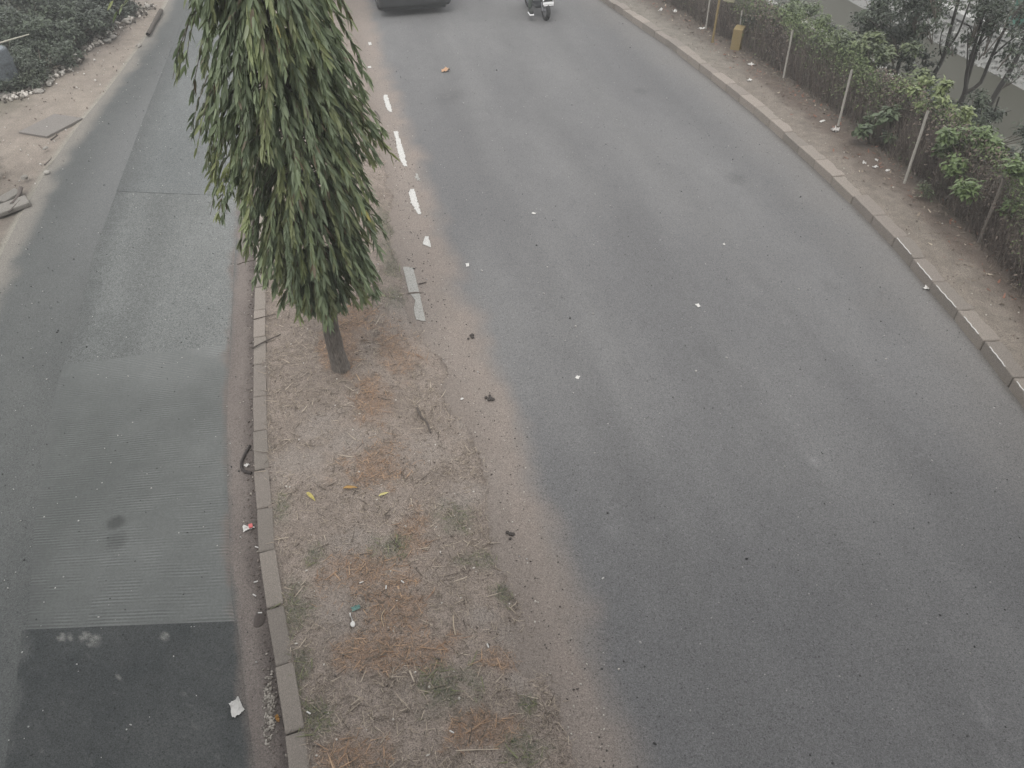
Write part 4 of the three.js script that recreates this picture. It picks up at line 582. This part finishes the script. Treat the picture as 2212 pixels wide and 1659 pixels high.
  bar('rubber_strip', 'dark curved rubber strip lying in the gutter against the kerb', 'rubber strip', [[540, 962], [527, 985], [521, 1005], [526, 1017], [543, 1022]], 0.014, 0.013, 0.016, [0.045, 0.038, 0.036]);
  bar('stick', 'dark stick lying on the bare soil right of the median middle', 'stick', [[901, 881], [908, 898], [921, 912], [930, 935]], 0.07, 0.012, 0.008, [0.09, 0.075, 0.065]);
  bar('twig', 'thin twig reaching over the kerb below the tree, upper one', 'twig', [[547, 690, 0.11], [570, 684, 0.11], [595, 678, 0.1]], 0.11, 0.006, 0.004, [0.08, 0.065, 0.055]);
  bar('twig', 'thin twig reaching over the kerb below the tree, lower one', 'twig', [[545, 752, 0.12], [565, 741, 0.12], [606, 722, 0.1]], 0.11, 0.009, 0.005, [0.07, 0.058, 0.05]);
  bar('twig', 'bare twig sticking out over the dusty strip at the foot of the crown', 'twig', [[513, 571, 0.05], [528, 566, 0.12], [548, 562, 0.14]], 0.1, 0.007, 0.006, [0.08, 0.065, 0.055]);
  bar('twig', 'twig lying across the two grey painted dashes', 'twig', [[880, 633], [898, 631], [915, 632]], 0.014, 0.006, 0.004, [0.2, 0.17, 0.15]);
  bar('twig', 'thin dark twig on the dust beside the tree crown', 'twig', [[810, 239], [818, 250], [820, 264]], 0.012, 0.012, 0.009, [0.1, 0.085, 0.075]);
  bar('twig', 'short dark twig on the dust beside the upper grey dash', 'twig', [[904, 613], [914, 611], [921, 609]], 0.012, 0.009, 0.007, [0.1, 0.085, 0.075]);
  bar('twig', 'upright-looking pale twig on the soil right of the median middle near the camera', 'twig', [[979, 1330], [980, 1352], [984, 1372]], 0.07, 0.006, 0.005, [0.4, 0.33, 0.25]);
  bar('twig', 'longest pale twig lying crosswise on the near median', 'twig', [[985, 1622], [1030, 1620], [1075, 1619]], 0.07, 0.004, 0.003, [0.42, 0.36, 0.29]);
  bar('twig', 'bent pale twig left of the sparse grass on the median', 'twig', [[832, 1316], [824, 1332], [829, 1354]].map(([u, v]) => [u, v]), 0.08, 0.004, 0.003, [0.45, 0.35, 0.24]);
  // tuft of straw round the kerb's hollow
  const pit = spot(560, 1338, 0.004); solo('dirt_heap', (() => { const g = new THREE.SphereGeometry(0.075, 28, 12, 0, 6.283, 0, 1.57).scale(0.6, 0.14, 1), p = g.attributes.position; for (let i = 0; i < p.count; i++) p.setY(i, p.getY(i) * (0.4 + 1.4 * vnoise(p.getX(i) * 40, p.getZ(i) * 40))); for (let i = 0; i < p.count; i++) { const k = 0.7 + 0.6 * vnoise(p.getX(i) * 25 + 9, p.getZ(i) * 25); p.setX(i, p.getX(i) * k); p.setZ(i, p.getZ(i) * k); } g.computeVertexNormals(); return g; })(), mat({ color: lin(0.3, 0.25, 0.225), map: soilT, bumpMap: soilT, bumpScale: 0.02 }), 'small dark heap of dirt against the median kerb', 'dirt heap', [Math.min(pit[0], km(pit[2]) - 0.06), 0, pit[2]]);
}

// ---------------------------------------------------------------- the road bridge that the camera is fixed to, behind the view
{
  const B = thing('bridge', 'concrete road bridge crossing over the street just behind the viewpoint', 'bridge', [0, 0, -0.35]), cm = mat({ color: lin(0.3, 0.295, 0.28), map: concreteT, roughness: 0.9 });
  part('deck', new RoundedBoxGeometry(46, 0.35, 8, 1, 0.03).translate(2, 6.3, 4.1), cm, B); for (let k = 0; k < 5; k++) part('girder', new RoundedBoxGeometry(46, 0.6, 0.5, 1, 0.03).translate(2, 5.8, 1 + k * 1.6), cm, B);
  for (const z of [0.19, 8.01]) part('parapet', new RoundedBoxGeometry(46, 1.0, 0.18, 1, 0.03).translate(2, 6.9, z), cm, B); for (const x of [-9.5, 12.5]) part('pier', new RoundedBoxGeometry(1.2, 8, 5.6, 2, 0.1).translate(x, 1.5, 4.1), cm, B);
}
// ---------------------------------------------------------------- van at the top edge
{
  const p = spot(898, 14, 0.22), V = thing('van', 'dark grey van cut off by the top edge of the view', 'van', [p[0], 0, p[2] - 0.12]);
  const paint = new THREE.MeshPhysicalMaterial({ color: lin(0.03, 0.036, 0.042), roughness: 0.45, clearcoat: 0.4, clearcoatRoughness: 0.3 }), blk = mat({ color: lin(0.018, 0.019, 0.021), roughness: 0.75 }), glass = mat({ color: lin(0.02, 0.025, 0.028), roughness: 0.08, metalness: 0.2 }), chrome = mat({ color: lin(0.5, 0.5, 0.5), metalness: 0.9, roughness: 0.3 });
  const prof = new THREE.Shape(); [[0.02, 0.42], [0.0, 0.75], [-0.1, 0.98], [-0.5, 1.12], [-1.15, 1.72], [-1.5, 1.84], [-4.1, 1.82], [-4.3, 1.6], [-4.35, 0.42]].forEach(([z, y], i) => i ? prof.lineTo(z, y) : prof.moveTo(z, y)); prof.closePath();
  const body = new THREE.ExtrudeGeometry(prof, { depth: 1.62, bevelEnabled: true, bevelSize: 0.05, bevelThickness: 0.06, bevelSegments: 3 }); body.translate(0, 0, -0.81); body.rotateY(-Math.PI / 2); part('body', body, paint, V);
  const bump = new RoundedBoxGeometry(1.74, 0.34, 0.36, 4, 0.09); bump.translate(0, 0.37, -0.06); part('bumper', bump, blk, V); part('air_dam', new RoundedBoxGeometry(1.5, 0.12, 0.3, 2, 0.03).translate(0, 0.19, -0.12), blk, V);
  part('grille', new RoundedBoxGeometry(0.9, 0.16, 0.05, 2, 0.02).translate(0, 0.72, 0.04), blk, V);
  const ws = new THREE.PlaneGeometry(1.5, 0.86); ws.rotateX(-0.83); ws.translate(0, 1.44, -0.76); part('windscreen', ws, glass, V);
  for (const s of [-1, 1]) {
    part('headlight', new RoundedBoxGeometry(0.34, 0.17, 0.1, 3, 0.04).translate(s * 0.64, 0.73, 0.03), mat({ color: lin(0.6, 0.6, 0.6), roughness: 0.15 }), V); part('side_mirror', new RoundedBoxGeometry(0.2, 0.16, 0.1, 3, 0.04).translate(s * 1.0, 1.22, -0.75), blk, V); part('side_window', new THREE.PlaneGeometry(2.4, 0.48).rotateY(s * Math.PI / 2).translate(s * 0.876, 1.42, -2.6), glass, V);
    for (const z of [-0.75, -3.5]) { const w = part('wheel', new THREE.TorusGeometry(0.23, 0.085, 12, 28).rotateY(Math.PI / 2).translate(s * 0.76, 0.315, z), MA.blackRubber, V); part('rim', new THREE.CylinderGeometry(0.17, 0.17, 0.12, 18).rotateZ(Math.PI / 2).translate(s * 0.76, 0.315, z), chrome, w); }
  }
  part('number_plate', new RoundedBoxGeometry(0.42, 0.12, 0.015, 1, 0.005).translate(0, 0.5, 0.13), blk, V);
  V.rotation.y = 0.06;
}
// ---------------------------------------------------------------- scooter and rider at the top edge
function capsuleBody(bones, res, blend, box) { // bones: [a, b, ra, rb]; meshes one smooth field
  const [cx, cy, cz, half] = box, mc = new MarchingCubes(res, new THREE.MeshBasicMaterial(), false, false, 90000), f = mc.field;
  for (let k = 0; k < res; k++) for (let j = 0; j < res; j++) for (let i = 0; i < res; i++) {
    const x = cx + ((i - res / 2) / (res / 2)) * half, y = cy + ((j - res / 2) / (res / 2)) * half, z = cz + ((k - res / 2) / (res / 2)) * half; let s = 0;
    for (const [a, b, ra, rb] of bones) { const ex = b[0] - a[0], ey = b[1] - a[1], ez = b[2] - a[2], px = x - a[0], py = y - a[1], pz = z - a[2], t = clamp((px * ex + py * ey + pz * ez) / (ex * ex + ey * ey + ez * ez + 1e-9)); const d = Math.hypot(px - ex * t, py - ey * t, pz - ez * t) - (ra + (rb - ra) * t); s += Math.exp(-clamp(d, -1, 1) / blend); }
    f[i + j * res + k * res * res] = blend * Math.log(s + 1e-30);
  }
  mc.isolation = 0; mc.update(); const n = mc.count, pos = mc.positionArray.slice(0, n * 3), g = new THREE.BufferGeometry();
  for (let i = 0; i < n * 3; i += 3) { pos[i] = cx + pos[i] * half; pos[i + 1] = cy + pos[i + 1] * half; pos[i + 2] = cz + pos[i + 2] * half; }
  const nor = mc.normalArray.slice(0, n * 3); g.setAttribute('position', new THREE.BufferAttribute(new Float32Array(pos), 3)); g.setAttribute('normal', new THREE.BufferAttribute(new Float32Array(nor), 3)); return g;
}
{
  const p = spot(1183, 49, 0), S = thing('scooter', 'small dark motor scooter with a white front plate at the top edge', 'scooter', [p[0], 0, p[2] - 0.2], 0.12);
  const dark = mat({ color: lin(0.03, 0.032, 0.036), roughness: 0.5 }), wht = mat({ color: lin(0.9, 0.9, 0.9), roughness: 0.4 }), steel = mat({ color: lin(0.4, 0.4, 0.42), metalness: 0.8, roughness: 0.35 });
  const wheel = (z) => { const t = part('tyre', new THREE.TorusGeometry(0.17, 0.05, 12, 28).rotateY(Math.PI / 2).translate(0, 0.22, z), MA.blackRubber, S); part('rim', new THREE.CylinderGeometry(0.13, 0.13, 0.06, 18).rotateZ(Math.PI / 2).translate(0, 0.22, z), steel, t); part('hub', new THREE.CylinderGeometry(0.03, 0.03, 0.15, 12).rotateZ(Math.PI / 2).translate(0, 0.22, z), steel, t); };
  wheel(0); wheel(-1.2);
  part('front_fender', new THREE.TorusGeometry(0.215, 0.045, 8, 16, 2.0).rotateY(Math.PI / 2).rotateX(-0.55).translate(0, 0.25, 0), dark, S);
  for (const s of [-1, 1]) part('fork', along(V3(s * 0.085, 0.22, 0), V3(s * 0.085, 0.62, -0.12), 0.018), steel, S);
  part('front_apron', (() => { const sh = new THREE.Shape(); [[-0.1, 0.44], [-0.19, 0.62], [-0.2, 0.82], [-0.12, 0.98], [0.12, 0.98], [0.2, 0.82], [0.19, 0.62], [0.1, 0.44]].forEach(([x, y], i) => i ? sh.lineTo(x, y) : sh.moveTo(x, y)); return new THREE.ExtrudeGeometry(sh, { depth: 0.07, bevelEnabled: true, bevelSize: 0.03, bevelThickness: 0.03, bevelSegments: 3 }).rotateX(-0.2).translate(0, 0, 0.02); })(), dark, S);
  part('number_plate', new RoundedBoxGeometry(0.27, 0.055, 0.012, 1, 0.004).translate(0, 0.415, 0.15), wht, S); part('bumper_trim', new RoundedBoxGeometry(0.25, 0.024, 0.03, 2, 0.008).translate(0.01, 0.366, 0.14), wht, S); part('plate_bracket', new RoundedBoxGeometry(0.29, 0.12, 0.02, 1, 0.005).translate(0, 0.4, 0.132), MA.blackRubber, S);
  for (const s of [-1, 1]) part('apron_stripe', new RoundedBoxGeometry(0.025, 0.16, 0.02, 1, 0.006).rotateZ(s * 0.5).translate(s * 0.09, 0.53, 0.13), wht, S);
  part('headlight', new THREE.SphereGeometry(0.085, 18, 12).scale(1.3, 0.8, 0.6).translate(0, 0.92, 0.0), mat({ color: lin(0.7, 0.7, 0.7), roughness: 0.1 }), S);
  part('handlebar', along(V3(-0.34, 1.02, -0.16), V3(0.34, 1.02, -0.16), 0.014), steel, S); for (const s of [-1, 1]) { part('grip', along(V3(s * 0.24, 1.02, -0.16), V3(s * 0.36, 1.02, -0.17), 0.02), MA.blackRubber, S); part('mirror', new THREE.SphereGeometry(0.05, 12, 8).scale(1.2, 0.8, 0.3).translate(s * 0.3, 1.2, -0.16), dark, S); }
  part('floorboard', new RoundedBoxGeometry(0.36, 0.06, 0.45, 2, 0.02).translate(0, 0.26, -0.42), dark, S); part('body_shell', new RoundedBoxGeometry(0.34, 0.38, 0.78, 4, 0.1).translate(0, 0.5, -0.98), dark, S); part('seat', new RoundedBoxGeometry(0.3, 0.1, 0.7, 4, 0.045).translate(0, 0.74, -0.95), MA.blackRubber, S);
  part('exhaust', along(V3(0.2, 0.26, -0.75), V3(0.22, 0.34, -1.35), 0.045, 0.055, 12), steel, S);
  const R = thing('person', 'rider in dark green clothes and shoes with pale soles, seated on the scooter', 'person', [p[0], 0, p[2] - 0.2], 0.12);
  const bones = []; const B = (a, b, ra, rb) => bones.push([a, b, ra, rb]);
  B([0, 0.82, -0.78], [0, 1.05, -0.74], 0.15, 0.14); B([0, 1.05, -0.74], [0, 1.32, -0.68], 0.14, 0.16); B([-0.15, 1.34, -0.67], [0.15, 1.34, -0.67], 0.075, 0.075); B([0, 1.38, -0.66], [0, 1.5, -0.63], 0.06, 0.055);
  for (const s of [-1, 1]) { const fx2 = s < 0 ? -0.33 : 0.2, fy = s < 0 ? 0.2 : 0.38, fz = s < 0 ? -0.14 : -0.35; B([s * 0.1, 0.84, -0.76], [s * 0.22, 0.78, -0.34], 0.095, 0.07); B([s * 0.22, 0.78, -0.34], [fx2, fy + 0.08, fz - 0.06], 0.065, 0.045); B([s * 0.2, 1.34, -0.66], [s * 0.33, 1.1, -0.5], 0.058, 0.045); B([s * 0.33, 1.1, -0.5], [s * 0.31, 1.04, -0.22], 0.043, 0.034); }
  part('body', capsuleBody(bones, 76, 0.02, [0, 0.85, -0.45, 0.85]), mat({ color: lin(0.04, 0.05, 0.042), roughness: 0.9 }), R);
  const hb = []; for (const s of [-1, 1]) { const P = (a, b, r0, r1) => hb.push([a, b, r0, r1]); P([s * 0.31, 1.04, -0.2], [s * 0.3, 1.045, -0.15], 0.034, 0.03); for (let k = 0; k < 4; k++) { const x = s * (0.275 + k * 0.019); P([x, 1.05, -0.15], [x, 1.045, -0.125], 0.0095, 0.009); P([x, 1.045, -0.125], [x, 1.005, -0.135], 0.009, 0.008); } P([s * 0.26, 1.03, -0.17], [s * 0.255, 1.0, -0.145], 0.011, 0.009); }
  part('hands', (() => { const L = capsuleBody(hb.slice(0, hb.length / 2), 56, 0.004, [-0.3, 1.03, -0.16, 0.1]), Rr = capsuleBody(hb.slice(hb.length / 2), 56, 0.004, [0.3, 1.03, -0.16, 0.1]); return mergeGeometries([L, Rr]); })(), mat({ color: lin(0.28, 0.17, 0.11), roughness: 0.7 }), R);
  const head = new THREE.SphereGeometry(0.1, 24, 18), hp = head.attributes.position; for (let i = 0; i < hp.count; i++) { const x = hp.getX(i), y = hp.getY(i), z = hp.getZ(i); let nz = z * 1.05; if (z > 0.05 && Math.abs(x) < 0.02 && Math.abs(y + 0.01) < 0.03) nz += 0.018; hp.setXYZ(i, x * 0.8, y * 1.2, nz); } head.translate(0, 1.6, -0.6); head.computeVertexNormals(); part('head', head, mat({ color: lin(0.28, 0.17, 0.11), roughness: 0.7 }), R);
  part('helmet', new THREE.SphereGeometry(0.145, 26, 16, 0, 6.283, 0, 1.75).rotateX(-0.25).translate(0, 1.63, -0.62), dark, R);
  for (const s of [-1, 1]) { const fx2 = s < 0 ? -0.34 : 0.2, fy = s < 0 ? 0.17 : 0.34, fz = s < 0 ? -0.1 : -0.32, sh = part('shoe', new RoundedBoxGeometry(0.1, 0.085, 0.25, 4, 0.038).rotateY(s * 0.15).translate(fx2, fy + 0.035, fz), mat({ color: lin(0.03, 0.032, 0.03) }), R); part('shoe_sole', new RoundedBoxGeometry(0.108, 0.028, 0.262, 3, 0.012).rotateY(s * 0.15).translate(fx2, fy - 0.015, fz), wht, sh); }
}
renderer.render(scene, camera);
